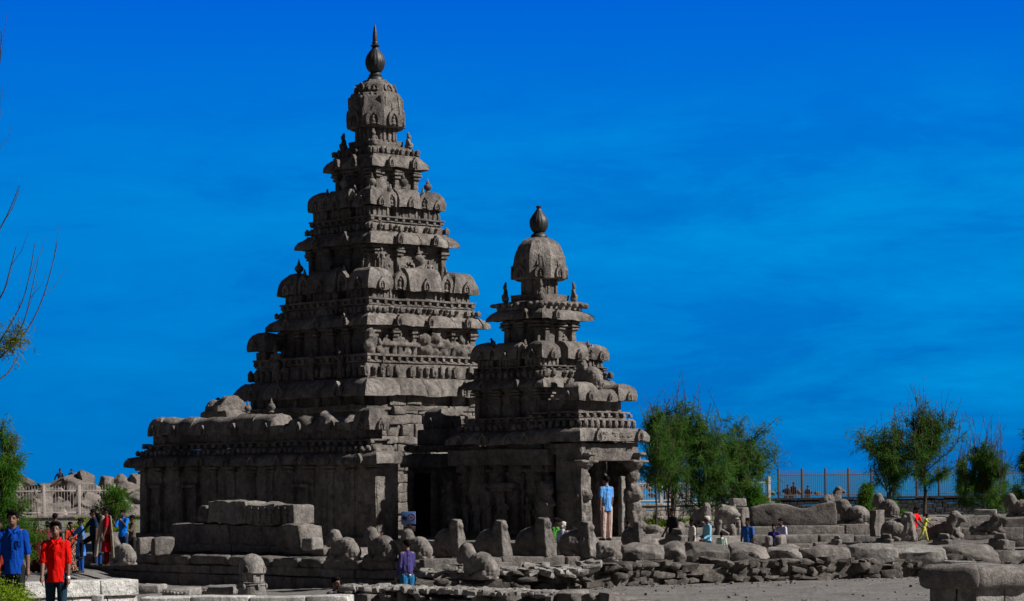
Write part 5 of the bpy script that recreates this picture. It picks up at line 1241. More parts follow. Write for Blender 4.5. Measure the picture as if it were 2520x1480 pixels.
# ------------------------------------------------------------------ fences
def fence(name, label, u0, u1, D0, D1, vt, vb, gap, h, lowz=None, mat=M_FENCE, post_w=.16, pick=.16, wallmat=M_BK, wall_h=1.0, cap=True, coping='sea wall coping'):
    p, q = P(u0, 1180, D0), P(u1, 1170, D1); L = np.linalg.norm(q[:2] - p[:2]); d = (q[:2] - p[:2]) / L; a = math.atan2(d[1], d[0])
    zb_ = vb; T = thing(name, label, 'fence', (p[0], p[1], zb_), a)
    n = int(L / gap); pmb = MB(); pmb.box((0, 0, h / 2 + .04), (post_w, post_w, h + .1), None, .015, 2); pmb.box((0, 0, h + .1), (post_w * 1.15, post_w * 1.15, .04), None, .01, 1); pme = pmb.mesh('post'); pme.materials.append(mat)
    k_ = MB(); ng = int(gap / pick)
    for i in range(1, ng): k_.box((i * gap / ng, 0, h * .5 + .03), (.021, .021, h * 1.0), None, 0.003, 2)
    for z in (.14, h * .84): k_.box((gap / 2, 0, z), (gap, .05, .06), None, .005, 3)
    kme = k_.mesh('picket_panel'); kme.materials.append(mat)
    for i in range(n + 1):
        link('post', pme, None, T, (i * gap, 0, 0))
        if i < n: link('picket_panel', kme, None, T, (i * gap, 0, 0))
    return T, p, q
def seawall(label, p, q, zt, h, mat, seed, name='stone_wall'):
    T = thing(name, label, 'wall', (p[0], p[1], 0)); m = MB(); o = np.array(p[:2]); z = zt - h; k = 0
    nrow = 4 if h > .7 else 3; hh = (h - .14) / nrow
    for i in range(nrow): along([0, 0], np.array(q[:2]) - o, .4, z + i * hh, z + (i + 1) * hh - .01, (.22, .5), .03, mb=m, seed=seed + i, jit=.02, cell=.6)
    m.build('stone_courses', mat, T)
    m = MB(); along([0, 0], np.array(q[:2]) - o, .62, zt - .14, zt, (2.5, 4), .02, mb=m, seed=seed + 9, back=-.1, cell=.8); m.rough(.01, 2, 1).build('coping', mat, T)
zL = ZV(200, 1268, 135); T, p, q = fence('picket_fence', 'pale picket fence in front of the grey boulders at left', 20, 352, 135, 137, 0, zL, 1.94, 1.60, mat=M_FENCEP)
seawall('pale stone wall under the picket fence at left', P(10, 1180, 134.8), P(360, 1180, 136.8), zL, 1.1, M_BK, 3)
zM = ZV(1700, 1238, 130); T, p, q = fence('picket_fence', 'pale picket fence behind the big bushy tree, right of the shorter tower', 1130, 1900, 126, 134, 0, zM, 1.69, 1.25, pick=.15, mat=M_FENCEP)
seawall('pale stone wall under the fence behind the big bushy tree', P(1120, 1176, 125.7), P(1905, 1170, 133.8), zM, 1.25, M_BK, 13)
zR = ZV(2200, 1221, 146); T, p, q = fence('picket_fence', 'tall brown picket fence against the sea at right', 1916, 2545, 141, 148, 0, zR, 1.56, 1.56, pick=.13, post_w=.11)
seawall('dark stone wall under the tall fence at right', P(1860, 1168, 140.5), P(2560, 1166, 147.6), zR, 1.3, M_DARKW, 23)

# ------------------------------------------------------------------ boulders
def boulder(seed):
    m = MB(); rd = random.Random(seed); m.ball((0, 0, 0), (1, 1, 1), 28, 20)
    v = m.v[0]; pl_ = [(Vector((rd.gauss(0, 1), rd.gauss(0, 1), rd.gauss(0, .8))).normalized(), rd.uniform(.42, .78)) for _ in range(15)]
    for n_, d_ in pl_:
        nn = np.array(n_); s_ = v @ nn; ex = np.clip(s_ - d_, 0, None); v -= ex[:, None] * nn
    m.v[0] = v; m.rough(.03, 2, seed).rough(.02, 7, seed); me = m.mesh('boulder', 18); me.materials.append(M_RK); return me
BO = [boulder(k) for k in range(7)]; rd = random.Random(3); nb_ = 0
def put_boulder(u, v, D, wpx, hpx, lab, grp):
    s_ = D / F; p = P(u, v, D); o = link('boulder', BO[rd.randrange(7)], None, None, (p[0], p[1], p[2] - hpx * s_ * .1), (rd.uniform(-.5, .5), rd.uniform(-.5, .5), rd.uniform(0, 6)), (wpx * s_ * .5 * rd.uniform(.9, 1.15), wpx * s_ * .45, hpx * s_ * .5 * rd.uniform(.9, 1.2)))
    tag(o, lab, 'boulder', grp)
def skyl(u): return np.interp(u, [20, 60, 90, 110, 130, 165, 200, 225, 250, 290, 320, 350], [1178, 1172, 1172, 1182, 1180, 1170, 1162, 1172, 1182, 1172, 1172, 1185])
for row in range(5):
    for k in range(9):
        u = 30 + k * 37 + rd.uniform(-12, 12) + (row % 2) * 18
        t = skyl(u); v = t + 14 + row * 21 + rd.uniform(-4, 4)
        if u > 350: continue
        put_boulder(u, v, 160 - row * 3.6, rd.uniform(60, 105), rd.uniform(36, 54), ('grey boulder on the skyline crest of the heap at left', 'grey boulder in the second row of the heap at left, just below the crest', 'grey boulder in the middle of the heap at left, level with the fence tops', 'grey boulder low in the heap at left, seen between the pickets', 'grey boulder at the foot of the heap at left, behind the fence bottom')[row], 'boulders behind the left fence')
for k in range(30):
    u = 1555 + rd.random() * 270; f = rd.random(); v = 1190 + f * 38 + 6 * math.sin(u * .05)
    put_boulder(u, v, 150 - f * 12, rd.uniform(22, 38), rd.uniform(16, 26), 'grey boulder behind the fence by the big bushy tree', 'boulders behind the middle fence')
for u, v, w_, h_ in ((1915, 1212, 20, 14), (1930, 1207, 24, 18), (1948, 1212, 22, 14), (1968, 1208, 20, 20), (1990, 1212, 30, 14), (2012, 1214, 26, 12), (1900, 1214, 22, 12)):
    put_boulder(u, v, 158, w_, h_, 'pale boulder on the shore seen through the tall fence', 'boulders behind the tall fence')
# sand bank the boulders rest on
bk_ = MB(); 
for (u0, u1, D0, D1, z0, z1) in ((-40, 370, 140, 172, .6, 3.2),):
    a, b = P(u0, 1180, D0), P(u1, 1180, D0); c, d = P(u0, 1180, D1), P(u1, 1180, D1)
    n = 40; g = np.zeros((n + 1, 13, 3))
    for i in range(n + 1):
        for j in range(13):
            t = j / 12; u = u0 + (u1 - u0) * i / n; pz = P(u, 1180, D0 + (D1 - D0) * t); zt_ = P(u, skyl(min(max(u, 20), 350)) + 45, 160)[2]
            g[i, j] = (pz[0], pz[1], z0 + (zt_ - z0) * math.sin(min(t * 1.9, 1.57)) if t < .83 else z0 + (zt_ - z0) * (1 - (t - .83) / .17 * 1.0) - 2 * (t > .99))
    bk_.grid(g)
bk_.rough(.25, .6, 2); tag(bk_.build('rock_bank', M_RK, None, smooth=60), kind='structure')

# ------------------------------------------------------------------ trees
def needles(tips, dirs, n, ln, wd, droop, rs, spread=.8):
    tips = np.repeat(tips, n, 0); dirs = np.repeat(dirs, n, 0); k = len(tips)
    tips = tips + rs.normal(0, .06, (k, 3)) + dirs * rs.uniform(-.22, .1, (k, 1))
    d = dirs + rs.normal(0, spread, (k, 3)); d[:, 2] -= droop; d /= np.linalg.norm(d, axis=1, keepdims=True)
    l = rs.uniform(.5, 1.2, (k, 1)) * ln; side = np.cross(d, rs.normal(0, 1, (k, 3))); side /= np.maximum(np.linalg.norm(side, axis=1, keepdims=True), 1e-6)
    sag = np.zeros((k, 3)); sag[:, 2] = -.25
    mid = tips + d * l * .55; end = tips + d * l + sag * l
    V = np.stack([tips - side * wd * .4, tips + side * wd * .4, mid + side * wd * .5, mid - side * wd * .5, end], 1).reshape(-1, 3)
    i = np.arange(k)[:, None] * 5
    return V, np.concatenate([i + np.array([[0, 1, 2, 3]]), i + np.array([[3, 2, 4, 4]])])
def casuarina(name, label, u, vb, D, h, spread, seed, stems=3, limbs=26, needles_n=9, bare=30, crown0=.30, lean=0, ln=.32, mat=M_LEAF, group='casuarina trees', asp=1.0, tipz=1.0, bare_h=1.2, sub=3, r0=.09, cat='tree', wd=.022):
    rs = np.random.RandomState(seed); b = P(u, vb, D); gz_ = float(ground_z(b[0], b[1])); h = h + b[2] - gz_; b[2] = gz_; T = thing(name, label, cat, b, group=group); tr = MB(); br = MB(); tips = []; dirs = []; bt = []
    for s in range(stems):
        a = rs.uniform(0, 2 * PI); sp_ = (s > 0) * rs.uniform(.25, .5) * spread * .7; top = np.array([math.cos(a) * sp_ + lean * h * .3, math.sin(a) * sp_, h * (.82 if s else .95) * rs.uniform(.85, 1)])
        base = np.array([rs.uniform(-.08, .08), rs.uniform(-.08, .08), -.15]) + (s > 0) * np.array([rs.uniform(-.15, .15), 0, 0])
        n = 9; path = []
        for i in range(n):
            t = i / (n - 1); p = base * (1 - t) + top * t; p[:2] = base[:2] + (top[:2] - base[:2]) * t ** 1.3 + rs.normal(0, .035, 2) * h * .15; path.append(p)
        path = np.array(path); tr.tube(path, [r0 * (1 - .82 * i / (n - 1)) * (.75 if s else 1) for i in range(n)], 7)
        for k in range(limbs // stems):
            t = crown0 + (1 - crown0) * (k + rs.rand()) / (limbs // stems); x = t * (n - 1); i0 = min(int(x), n - 2); p0 = path[i0] + (path[i0 + 1] - path[i0]) * (x - i0)
            az = rs.uniform(0, 2 * PI); prof = (.75 + .5 * rs.rand()) * math.sin(min(1, (1 - t) * 1.25 + .18) * PI * .5) * (1 if t > crown0 + .08 else .75)
            L = spread * (.35 + .65 * prof) * rs.uniform(.5, 1.3); el = R(rs.uniform(5, 50) + 25 * t)
            dv = np.array([math.cos(az) * math.cos(el), math.sin(az) * math.cos(el) * asp, math.sin(el)]); pts = [p0]
            m_ = 6
            for i in range(1, m_ + 1):
                dv = dv + rs.normal(0, .12, 3) + np.array([0, 0, .05]); dv /= np.linalg.norm(dv); pts.append(pts[-1] + dv * L / m_)
            pts = np.array(pts); br.tube(pts, [.028 * (1 - .8 * i / m_) + .006 for i in range(m_ + 1)], 5)
            for i in range(2, m_ + 1):
                for q in range(sub):
                    dd = dv * .5 + rs.normal(0, .55, 3) + np.array([0, 0, .15]); dd /= np.linalg.norm(dd); l2 = L * rs.uniform(.15, .5); e = pts[i] + dd * l2
                    if rs.rand() < .6: br.tube([pts[i], (pts[i] + e) / 2 + rs.normal(0, .02, 3), e], [.010, .008, .004], 4)
                    for f in (.55, 1.0): tips.append(pts[i] + dd * l2 * f); dirs.append(dd)
            bt.append(pts[-1])
    for k in range(int(bare * 2.4)):                                   # leafless whips standing above the crown
        p0 = bt[rs.randint(len(bt))] if bt else np.zeros(3); dv = np.array([rs.normal(0, .16), rs.normal(0, .16), 1.0]); pts = [p0 - np.array([0, 0, .2])]; L = bare_h * rs.uniform(.5, 1.35)
        for i in range(6): dv = dv + rs.normal(0, .07, 3); pts.append(pts[-1] + dv / np.linalg.norm(dv) * L / 6)
        br.tube(pts, [.016 - .0015 * i for i in range(7)], 4)
        for q in range(3):
            i = rs.randint(1, 6); br.tube([pts[i], pts[i] + np.array([rs.normal(0, .12), rs.normal(0, .12), .25]) * L * .5], [.009, .005], 4)
    tr.build('trunk', M_BARK, T, smooth=60); br.build('branches', M_BARK, T, smooth=60)
    V, Fq = needles(np.array(tips), np.array(dirs), needles_n, ln, wd, .55, rs); c = MB(); c.add(V, Fq); c.build('crown', mat, T, smooth=0)
    return T
TREES = [
 ('casuarina_tree', 'biggest casuarina with a dense drooping crown, beside the shorter tower', 1652, 1262, 112, 4.8, 2.1, 1, dict(stems=4, limbs=46, needles_n=10, bare=34, crown0=.36, lean=.10, bare_h=1.7)),
 ('casuarina_tree', 'thin-stemmed casuarina nearest the right side of the shorter tower', 1617, 1262, 110, 4.6, 1.1, 2, dict(stems=1, limbs=24, needles_n=6, bare=12, crown0=.42, lean=-.08, bare_h=1.6, r0=.06)),
 ('casuarina_tree', 'casuarina with a bright green lower crown, just right of the biggest one', 1722, 1262, 113, 4.1, 2.3, 3, dict(stems=4, limbs=46, needles_n=11, bare=24, crown0=.22, bare_h=1.5)),
 ('casuarina_tree', 'low spreading casuarina leaning right towards the tall sea fence', 1812, 1248, 118, 3.4, 2.3, 4, dict(stems=3, limbs=50, needles_n=11, bare=14, crown0=.12, lean=.25, bare_h=1.2)),
 ('casuarina_tree', 'casuarina at the left of the far right group, with a thin dark trunk', 2190, 1262, 119, 3.9, 2.0, 5, dict(stems=2, limbs=34, needles_n=9, bare=14, crown0=.42, lean=-.05, bare_h=1.2, r0=.06)),
 ('casuarina_tree', 'round-crowned casuarina with a pale stout trunk, tallest of the far right group', 2277, 1268, 119, 4.4, 2.1, 6, dict(stems=1, limbs=44, needles_n=9, bare=50, crown0=.42, bare_h=1.5, r0=.12)),
 ('casuarina_tree', 'compact dense casuarina on two stems, right of the round-crowned one', 2418, 1256, 122, 2.9, 1.5, 7, dict(stems=2, limbs=30, needles_n=16, bare=34, crown0=.25, lean=.04, bare_h=2.0, r0=.09)),
 ('casuarina_tree', 'slim airy sapling between the round-crowned tree and the compact one', 2370, 1262, 124, 2.6, .55, 8, dict(stems=1, limbs=12, needles_n=6, bare=6, crown0=.45, r0=.035)),
 ('casuarina_tree', 'tall feathery casuarina at the left edge behind the man in blue', 8, 1320, 62, 2.9, .95, 9, dict(stems=3, limbs=44, needles_n=12, bare=10, crown0=.18, bare_h=1.1, ln=.2, mat=M_LEAF2, wd=.014, sub=4)),
 ('casuarina_tree', 'young casuarina bush in front of the left picket fence', 283, 1300, 118, 1.75, .95, 10, dict(stems=2, limbs=24, needles_n=9, bare=6, crown0=.15, bare_h=.5, mat=M_LEAF2, ln=.24)),
 ('casuarina_tree', 'small green sapling low beside the palm, right of the wall block', 2128, 1262, 112, 1.6, .55, 12, dict(stems=2, limbs=16, needles_n=10, bare=0, crown0=.15, mat=M_LEAF2)),
 ('casuarina_tree', 'low bright bush under the leaning casuarina', 1850, 1252, 112, 1.0, .7, 13, dict(stems=3, limbs=18, needles_n=14, bare=0, crown0=.1, mat=M_LEAF2)),
 ('casuarina_tree', 'leafy branch tips entering at the right edge, high over the fence', 2548, 1262, 100, 3.2, .75, 14, dict(stems=2, limbs=22, needles_n=10, bare=2, crown0=.4)),
]
for t in TREES: casuarina(*t[:-1], **t[-1])
# tall bare-branched casuarina whose limbs reach in at the upper left
bp = P(-75, 1320, 44); BT = thing('casuarina_tree', 'bare curved branches with one green tuft, reaching in at the upper left edge', 'tree', bp, group='casuarina trees')
def px(u, v, D=44): p = P(u, v, D); return (p - bp)
m = MB(); tips = []; dirs = []; rs = np.random.RandomState(4)
m.tube([px(-75, 1320), px(-70, 1180), px(-66, 1000), px(-62, 800), px(-58, 550), px(-50, 300), px(-44, 100)], [.14, .12, .1, .08, .06, .04, .02], 8); m.build('trunk', M_BARK, BT)
m = MB()
curves = [[(-62, 950), (0, 872), (30, 845), (62, 800), (88, 735), (105, 660), (118, 585)], [(-60, 900), (-10, 850), (15, 800), (45, 740), (60, 660), (66, 590)], [(-62, 990), (-10, 935), (12, 915), (30, 870)], [(-60, 820), (-5, 745), (15, 715), (30, 660), (45, 610)],
 [(-58, 620), (-15, 590), (0, 560), (20, 520), (45, 455)], [(-55, 480), (-12, 440), (-3, 390), (4, 330), (3, 250)], [(-52, 300), (-8, 200), (2, 120), (3, 75)], [(30, 845), (60, 790), (78, 700), (90, 640)]]
for c in curves:
    pts = np.array([px(*q) for q in c]); t = np.linspace(0, 1, len(c)); tt = np.linspace(0, 1, 14); P3 = np.stack([np.interp(tt, t, pts[:, k]) for k in range(3)], 1)
    P3[1:-1] = (P3[:-2] + 2 * P3[1:-1] + P3[2:]) / 4; dep = rs.uniform(-1.0, 1.0); P3[:, 1] += dep * tt
    rr = .016 if c[0][0] < 0 else .009; m.tube(P3, rr * (1 - .8 * tt) + .004, 5)
    for k in range(2):
        i = rs.randint(4, 12); d = (P3[i + 1] - P3[i - 1]); d /= np.linalg.norm(d); d = d + rs.normal(0, .3, 3); m.tube([P3[i], P3[i] + d * rs.uniform(.15, .45), P3[i] + d * .5 + np.array([0, 0, .15])], [.006, .005, .003], 4)
    if c[0][0] < 0 and c[1][1] > 1840:
        for i in range(3, 9):
            for k in range(9): tips.append(P3[i] + rs.normal(0, .09, 3)); dirs.append(rs.normal(0, 1, 3) + np.array([.2, 0, .4]))
for (u_, v_) in ((40, 820), (44, 835), (30, 845), (36, 828), (22, 850), (2, 862)):
    for k in range(10): tips.append(px(u_, v_) + rs.normal(0, .07, 3)); dirs.append(rs.normal(0, 1, 3) + np.array([.3, 0, .3]))
m.build('branches', M_BARK, BT); V, Fq = needles(np.array(tips), np.array(dirs), 11, .17, .013, .1, rs); c = MB(); c.add(V, Fq); c.build('crown', foliage('dry_needles', (.14, .15, .02), (.06, .16, .015)), BT, smooth=0)
# palm sapling
pp = P(2205, 1262, 104); pp[2] = float(ground_z(pp[0], pp[1])); PT = thing('palm', 'small palm sapling with arching fronds near the fence, among the bulls at right', 'palm', pp); lf = MB(); stp = MB(); rs = np.random.RandomState(2)
for az, el, L in ((150, 50, 1.3), (165, 25, 1.2), (20, 55, 1.4), (0, 20, 1.0), (100, 75, 1.3), (200, 60, 1.1), (-30, 50, 1.2), (60, 30, 1.1), (-80, 50, 1.0)):
    d = np.array([math.cos(R(az)) * math.cos(R(el)), math.sin(R(az)) * math.cos(R(el)), math.sin(R(el))]); pts = []; 
    for i in range(10): t = i / 9; pts.append(np.array([0, 0, .85]) + d * L * 1.25 * t + np.array([0, 0, -.95 * L * t ** 2.2 * .8]))
    pts = np.array(pts); stp.tube(pts, [.018 - .0015 * i for i in range(10)], 5); side = np.cross(d, [0, 0, 1]); side /= np.linalg.norm(side)
    for i in range(1, 10):
        for s_ in (-1, 1):
            for f in (0, .5):
                p0 = pts[i] if f == 0 or i == 9 else (pts[i] + pts[i + 1]) / 2; e = p0 + side * s_ * .22 + d * .16 + np.array([0, 0, -.14]); w_ = d * .026
                lf.add([p0 - w_, p0 + w_, e], [[0, 1, 2, 2]])
stp.limb((0, 0, -.1), (0, 0, .88), .08, .06, 8); stp.build('stem', M_BARK, PT); lf.build('fronds', M_LEAF2, PT, smooth=0)
# weeds and grass tufts
def weeds(label, u0, u1, v0, v1, D, n, h, mat, seed, dw=2.0, wd=.03):
    rs = np.random.RandomState(seed); c = P((u0 + u1) / 2, v1, D); c[2] = float(ground_z(c[0], c[1])); us = rs.uniform(u0, u1, n); V = []; k = 0; Fs = []
    tips = np.stack([[P(u, v1, D)[0] - c[0] for u in us], rs.uniform(-dw / 2, dw / 2, n), rs.uniform(0, h, n) * (.4 + .6 * noise3(np.stack([us * .07, us * 0, us * 0], 1), seed) ** 2 * 2)], 1)
    d = rs.normal(0, .5, (n, 3)); d[:, 2] = np.abs(d[:, 2]) + .6; V, Fq = needles(tips, d, 5, h * .45, wd, -.1, rs, .5); m = MB(); m.add(V, Fq)
    return tag(m.build('weeds', mat, None, (c[0], c[1], c[2] - .03), smooth=0), label, 'weeds', kind='stuff')
block('pedestal block under the farthest raised bull, mostly hidden', 2025, 2092, 1243, 1292, 95, .9, 0, M_SB, .05, seed=3, name='pedestal_block')
weeds('bright yellow-green weeds at the foot of the wall right of the shorter tower', 1562, 1680, 1290, 1304, 118, 900, .5, M_LEAF3, 1)
weeds('green weeds by the fence at left of the long block', 170, 330, 1300, 1316, 112, 900, .45, M_LEAF3, 2)
weeds('tuft of yellow-green weeds behind the long wall block', 2040, 2075, 1235, 1250, 96, 220, .3, M_LEAF3, 3, .5)
weeds('green weeds along the far wall at the right', 2380, 2510, 1250, 1262, 118, 700, .35, M_LEAF3, 4)
weeds('dry weeds growing through the fence behind the bushy tree', 1575, 1830, 1232, 1240, 131.5, 500, .5, M_LEAF3, 5, .5, .02)
# clipped hedge corner
hp = P(20, 1500, 31); rs = np.random.RandomState(5); n = 5200; ph = rs.uniform(0, 2 * PI, n); ct = rs.uniform(0, 1, n); r_ = rs.uniform(.86, 1.03, n)
V = np.stack([np.cos(ph) * np.sqrt(1 - ct ** 2) * .36 * r_, np.sin(ph) * np.sqrt(1 - ct ** 2) * .4 * r_, ct * .27 * r_], 1); d = V / np.linalg.norm(V, axis=1, keepdims=True)
Vn, Fq = needles(V, d, 2, .04, .016, 0, rs, .7); m = MB(); m.add(Vn, Fq); HB = thing('hedge_bush', 'clipped bright green bush in the bottom left corner', 'bush', (hp[0] - .12, hp[1], hp[2] - .02)); m.build('foliage', M_LEAF3, HB, smooth=0)
m = MB(); m.ball((0, 0, .0), (.31, .34, .23), 16, 12); m.limb((0, 0, -.9), (0, 0, 0), .05, .04); m.build('stem', M_BARK, HB)
HB2z = hp[2]
# ------------------------------------------------------------------ people (facing -y at yaw 0; yaw 90 faces right, -90 left, 180 shows the back)
_mc = {}
def fabric(c, var):
    m, t, b = mat_new('cloth'); L = t.links.new; g = N(t, 'ShaderNodeTexCoord'); mp = N(t, 'ShaderNodeMapping'); mp.inputs['Scale'].default_value = (1.0, 1.0, .38); mp.inputs['Rotation'].default_value = (.1, .25, 0); L(g.outputs['Object'], mp.inputs[0])
    n = N(t, 'ShaderNodeTexNoise'); n.inputs['Scale'].default_value = 9; n.inputs['Detail'].default_value = 3; n.inputs['Distortion'].default_value = .8; L(mp.outputs[0], n.inputs['Vector'])
    r = N(t, 'ShaderNodeMapRange'); r.inputs[1].default_value = .3; r.inputs[2].default_value = .7; r.inputs[3].default_value = 1 - var; r.inputs[4].default_value = 1 + var; L(n.outputs[0], r.inputs[0])
    x = N(t, 'ShaderNodeMixRGB', blend_type='MULTIPLY'); x.inputs[0].default_value = 1; x.inputs[1].default_value = (*c, 1); L(r.outputs[0], x.inputs[2]); L(x.outputs[0], b.inputs['Base Color']); b.inputs['Roughness'].default_value = .85; b.inputs['Specular IOR Level'].default_value = .12
    w_ = N(t, 'ShaderNodeBump'); w_.inputs['Strength'].default_value = .9; w_.inputs['Distance'].default_value = .06; L(n.outputs[0], w_.inputs['Height']); L(w_.outputs[0], b.inputs['Normal']); return m
def cloth(c, rough=.85, var=.12, sc=14):
    k = tuple(round(x, 4) for x in c) + (var, sc)
    if k not in _mc: _mc[k] = fabric(c, var)
    return _mc[k]
M_SK1 = plain('skin_brown', (.17, .085, .055), .55, .35, .08); M_SK2 = plain('skin_dark', (.09, .045, .03), .55, .35, .08); M_HAIR = plain('hair_black', (.005, .0045, .0045), .8, .08, .2); M_GREY = plain('hair_grey', (.45, .43, .40), .7, .2, .2)
M_EYE = plain('eye_dark', (.01, .008, .008), .4, .4, .05); M_LIP = plain('lips', (.14, .05, .045), .5, .3, .05); M_SHOE = plain('shoe_leather', (.02, .017, .015), .6, .3, .1); M_WHITE = plain('metal_bright', (.6, .6, .6), .3, .5, .05)
def floral(name, base, spots, sc=22):
    m, t, b = mat_new(name); L = t.links.new; g = N(t, 'ShaderNodeTexCoord'); v = N(t, 'ShaderNodeTexVoronoi'); v.inputs['Scale'].default_value = sc; L(g.outputs['Object'], v.inputs['Vector'])
    r = N(t, 'ShaderNodeMapRange'); r.inputs[1].default_value = .32; r.inputs[2].default_value = .42; L(v.outputs['Distance'], r.inputs[0]); x = N(t, 'ShaderNodeMixRGB'); x.inputs[1].default_value = (*spots, 1); x.inputs[2].default_value = (*base, 1); L(r.outputs[0], x.inputs[0]); L(x.outputs[0], b.inputs['Base Color']); b.inputs['Roughness'].default_value = .9; return m
def person(label, u, D, zf, h, yaw, skin=M_SK1, top=(.1, .1, .1), bottom=(.02, .02, .03), hair='short', style='shirt', sleeve='short', pose=None, near=False, group=None, drape=None, legs=None, hairm=None, topm=None, botm=None, loc=None, extras=()):
    Z_ = (zf - EYE) * F / D; x = XU(u, D, zf + h * .6) if loc is None else loc[0]
    T = thing('person', label, 'person', (x, D, zf), R(yaw), group=group); ps = dict(lt=0, lk=0, rt=0, rk=0, ls=4, le=8, lo=7, rs=4, re=8, ro=7, head=0, tilt=0, lean=0)
    ps.update(pose or {}); fem = style in ('saree', 'kurta_f', 'dress'); wS = (.082 if fem else .095) * h; J = {}
    J['hip'] = np.array([0, 0, .505 * h]); ln = R(ps['lean'])
    def up(p):                                             # upper body leans about the hips
        p = np.array(p, float); q = p - J['hip']; return J['hip'] + np.array([q[0], q[1] * math.cos(ln) - q[2] * math.sin(ln), q[1] * math.sin(ln) + q[2] * math.cos(ln)])
    for s, k in ((-1, 'r'), (1, 'l')):
        hp = np.array([s * .052 * h, 0, .50 * h]); a = R(ps[k + 't']); kn = hp + .235 * h * np.array([s * .02, -math.sin(a), -math.cos(a)]); a2 = a - R(ps[k + 'k']); an = kn + .225 * h * np.array([0, -math.sin(a2), -math.cos(a2)])
        J[k + 'hip'], J[k + 'kn'], J[k + 'an'] = hp, kn, an
        sh = up([s * wS, 0, .81 * h]); a = R(ps[k + 's']) ; o = R(ps[k + 'o']); dv = np.array([s * math.sin(o), -math.sin(a) * math.cos(o), -math.cos(a) * math.cos(o)]); el = sh + .172 * h * dv; a2 = a + R(ps[k + 'e']); dv2 = np.array([s * math.sin(o) * .3 - s * .1 * math.sin(R(ps[k + 'e'])), -math.sin(a2), -math.cos(a2)]); dv2 /= np.linalg.norm(dv2); wr = el + .15 * h * dv2
        J[k + 'sh'], J[k + 'el'], J[k + 'wr'], J[k + 'hd'] = sh, el, wr, dv2
    nk = up([0, .008 * h, .845 * h]); hc = up([0, -.012 * h, .93 * h]); J['hc'] = hc
    Hm = rot3(R(-ps['tilt']), 0, R(ps['head']))
    def hd(p): return hc + Hm @ (np.array(p) * h)
    b = MB()
    b.ball((0, 0, .51 * h), (.070 * h, .050 * h, .06 * h)); b.limb(up([0, 0, .55 * h]), up([0, .0, .64 * h]), .064 * h, .062 * h, 12); b.ball(up([0, 0, .735 * h]), (.080 * h, .056 * h, .095 * h)); b.limb(up([-wS * .85, .004, .812 * h]), up([wS * .85, .004, .812 * h]), .034 * h, .034 * h)
    b.limb(nk, hd([0, .008, -.03]), .034 * h, .031 * h); b.ball(hd([0, .008, .012]), (.044 * h, .054 * h, .056 * h), 16, 12, Hm); b.ball(hd([0, -.012, -.024]), (.034 * h, .038 * h, .042 * h), 14, 10, Hm)
    b.limb(hd([0, -.050, .006]), hd([0, -.062, -.014]), .006 * h, .009 * h, 8); b.ball(hd([0, -.048, -.036]), (.015 * h, .008 * h, .006 * h), 8, 6, Hm)
    for s in (-1, 1): b.ball(hd([s * .045, .006, -.004]), (.007 * h, .012 * h, .018 * h), 8, 6, Hm)
    for k in 'lr':
        b.limb(J[k + 'hip'], J[k + 'kn'], .047 * h, .032 * h); b.limb(J[k + 'kn'], J[k + 'an'], .034 * h, .020 * h); b.limb(J[k + 'sh'], J[k + 'el'], .032 * h, .023 * h); b.limb(J[k + 'el'], J[k + 'wr'], .024 * h, .015 * h)
        d = J[k + 'hd']; w_ = J[k + 'wr']; sd_ = np.cross(d, [1, 0, 0]); sd_ = sd_ / max(np.linalg.norm(sd_), 1e-6); s = 1 if k == 'l' else -1; inw = np.cross(d, sd_) * -s
        pc = w_ + d * .032 * h; b.limb(w_, w_ + d * .04 * h, .017 * h, .021 * h, 10); b.limb(w_ + d * .03 * h - sd_ * .010 * h, w_ + d * .04 * h + sd_ * .012 * h, .014 * h, .014 * h, 8)
        for q in range(4):                                 # four fingers, slightly curled, and a thumb from the side of the palm
            off = sd_ * (-.018 + .0125 * q) * h; L = (.042, .048, .044, .034)[q] * h; f0 = w_ + d * .052 * h + off; cu = np.array([-s * 1.0, 0, 0]) * .25
            d2 = d + cu; d2 /= np.linalg.norm(d2); d3 = d + cu * 3; d3 /= np.linalg.norm(d3); f1 = f0 + d2 * L * .55; b.limb(f0, f1, .0056 * h, .005 * h, 6); b.limb(f1, f1 + d3 * L * .45, .005 * h, .0042 * h, 6)
        t0 = w_ + d * .018 * h - sd_ * .016 * h; t1 = t0 + (d * .7 - sd_ * .7) * .024 * h; b.limb(t0, t1, .0068 * h, .006 * h, 6); b.limb(t1, t1 + d * .02 * h, .006 * h, .005 * h, 6)
        # foot
        an = J[k + 'an']; b.limb(an + np.array([0, .012 * h, -.02 * h]), an + np.array([s * .01 * h, -.085 * h, -.030 * h]), .02 * h, .014 * h)
    vx = .0062 if near else .011
    bo = link('body', solid(b, 'body', vx, 2), skin, T)
    # face: brows, eyes, lips as facets of the head in their own colours
    me = bo.data; me.materials.append(M_EYE); me.materials.append(M_LIP); hi = Hm.T / h
    n = len(me.polygons); co = np.zeros(n * 3); me.polygons.foreach_get('center', co); co = (co.reshape(-1, 3) - hc) @ hi.T; mi = np.zeros(n, int)
    fr = co[:, 1] < -.025; ax_ = np.abs(co[:, 0]); mi[fr & (ax_ > .009) & (ax_ < .028) & (np.abs(co[:, 2] - .004) < .0045)] = 1; mi[fr & (ax_ > .008) & (ax_ < .030) & (np.abs(co[:, 2] - .0165) < .0035)] = 1; mi[fr & (ax_ < .015) & (np.abs(co[:, 2] + .036) < .0055)] = 2
    me.polygons.foreach_set('material_index', mi)
    # clothes
    c = MB(); loose = .014 * h
    hem = {'shirt': .455, 'tee': .50, 'kurta': .30, 'tucked': .525}.get(style, .5)
    if style in ('saree', 'dress', 'kurta_f'):
        low = .03 if style == 'saree' else .26
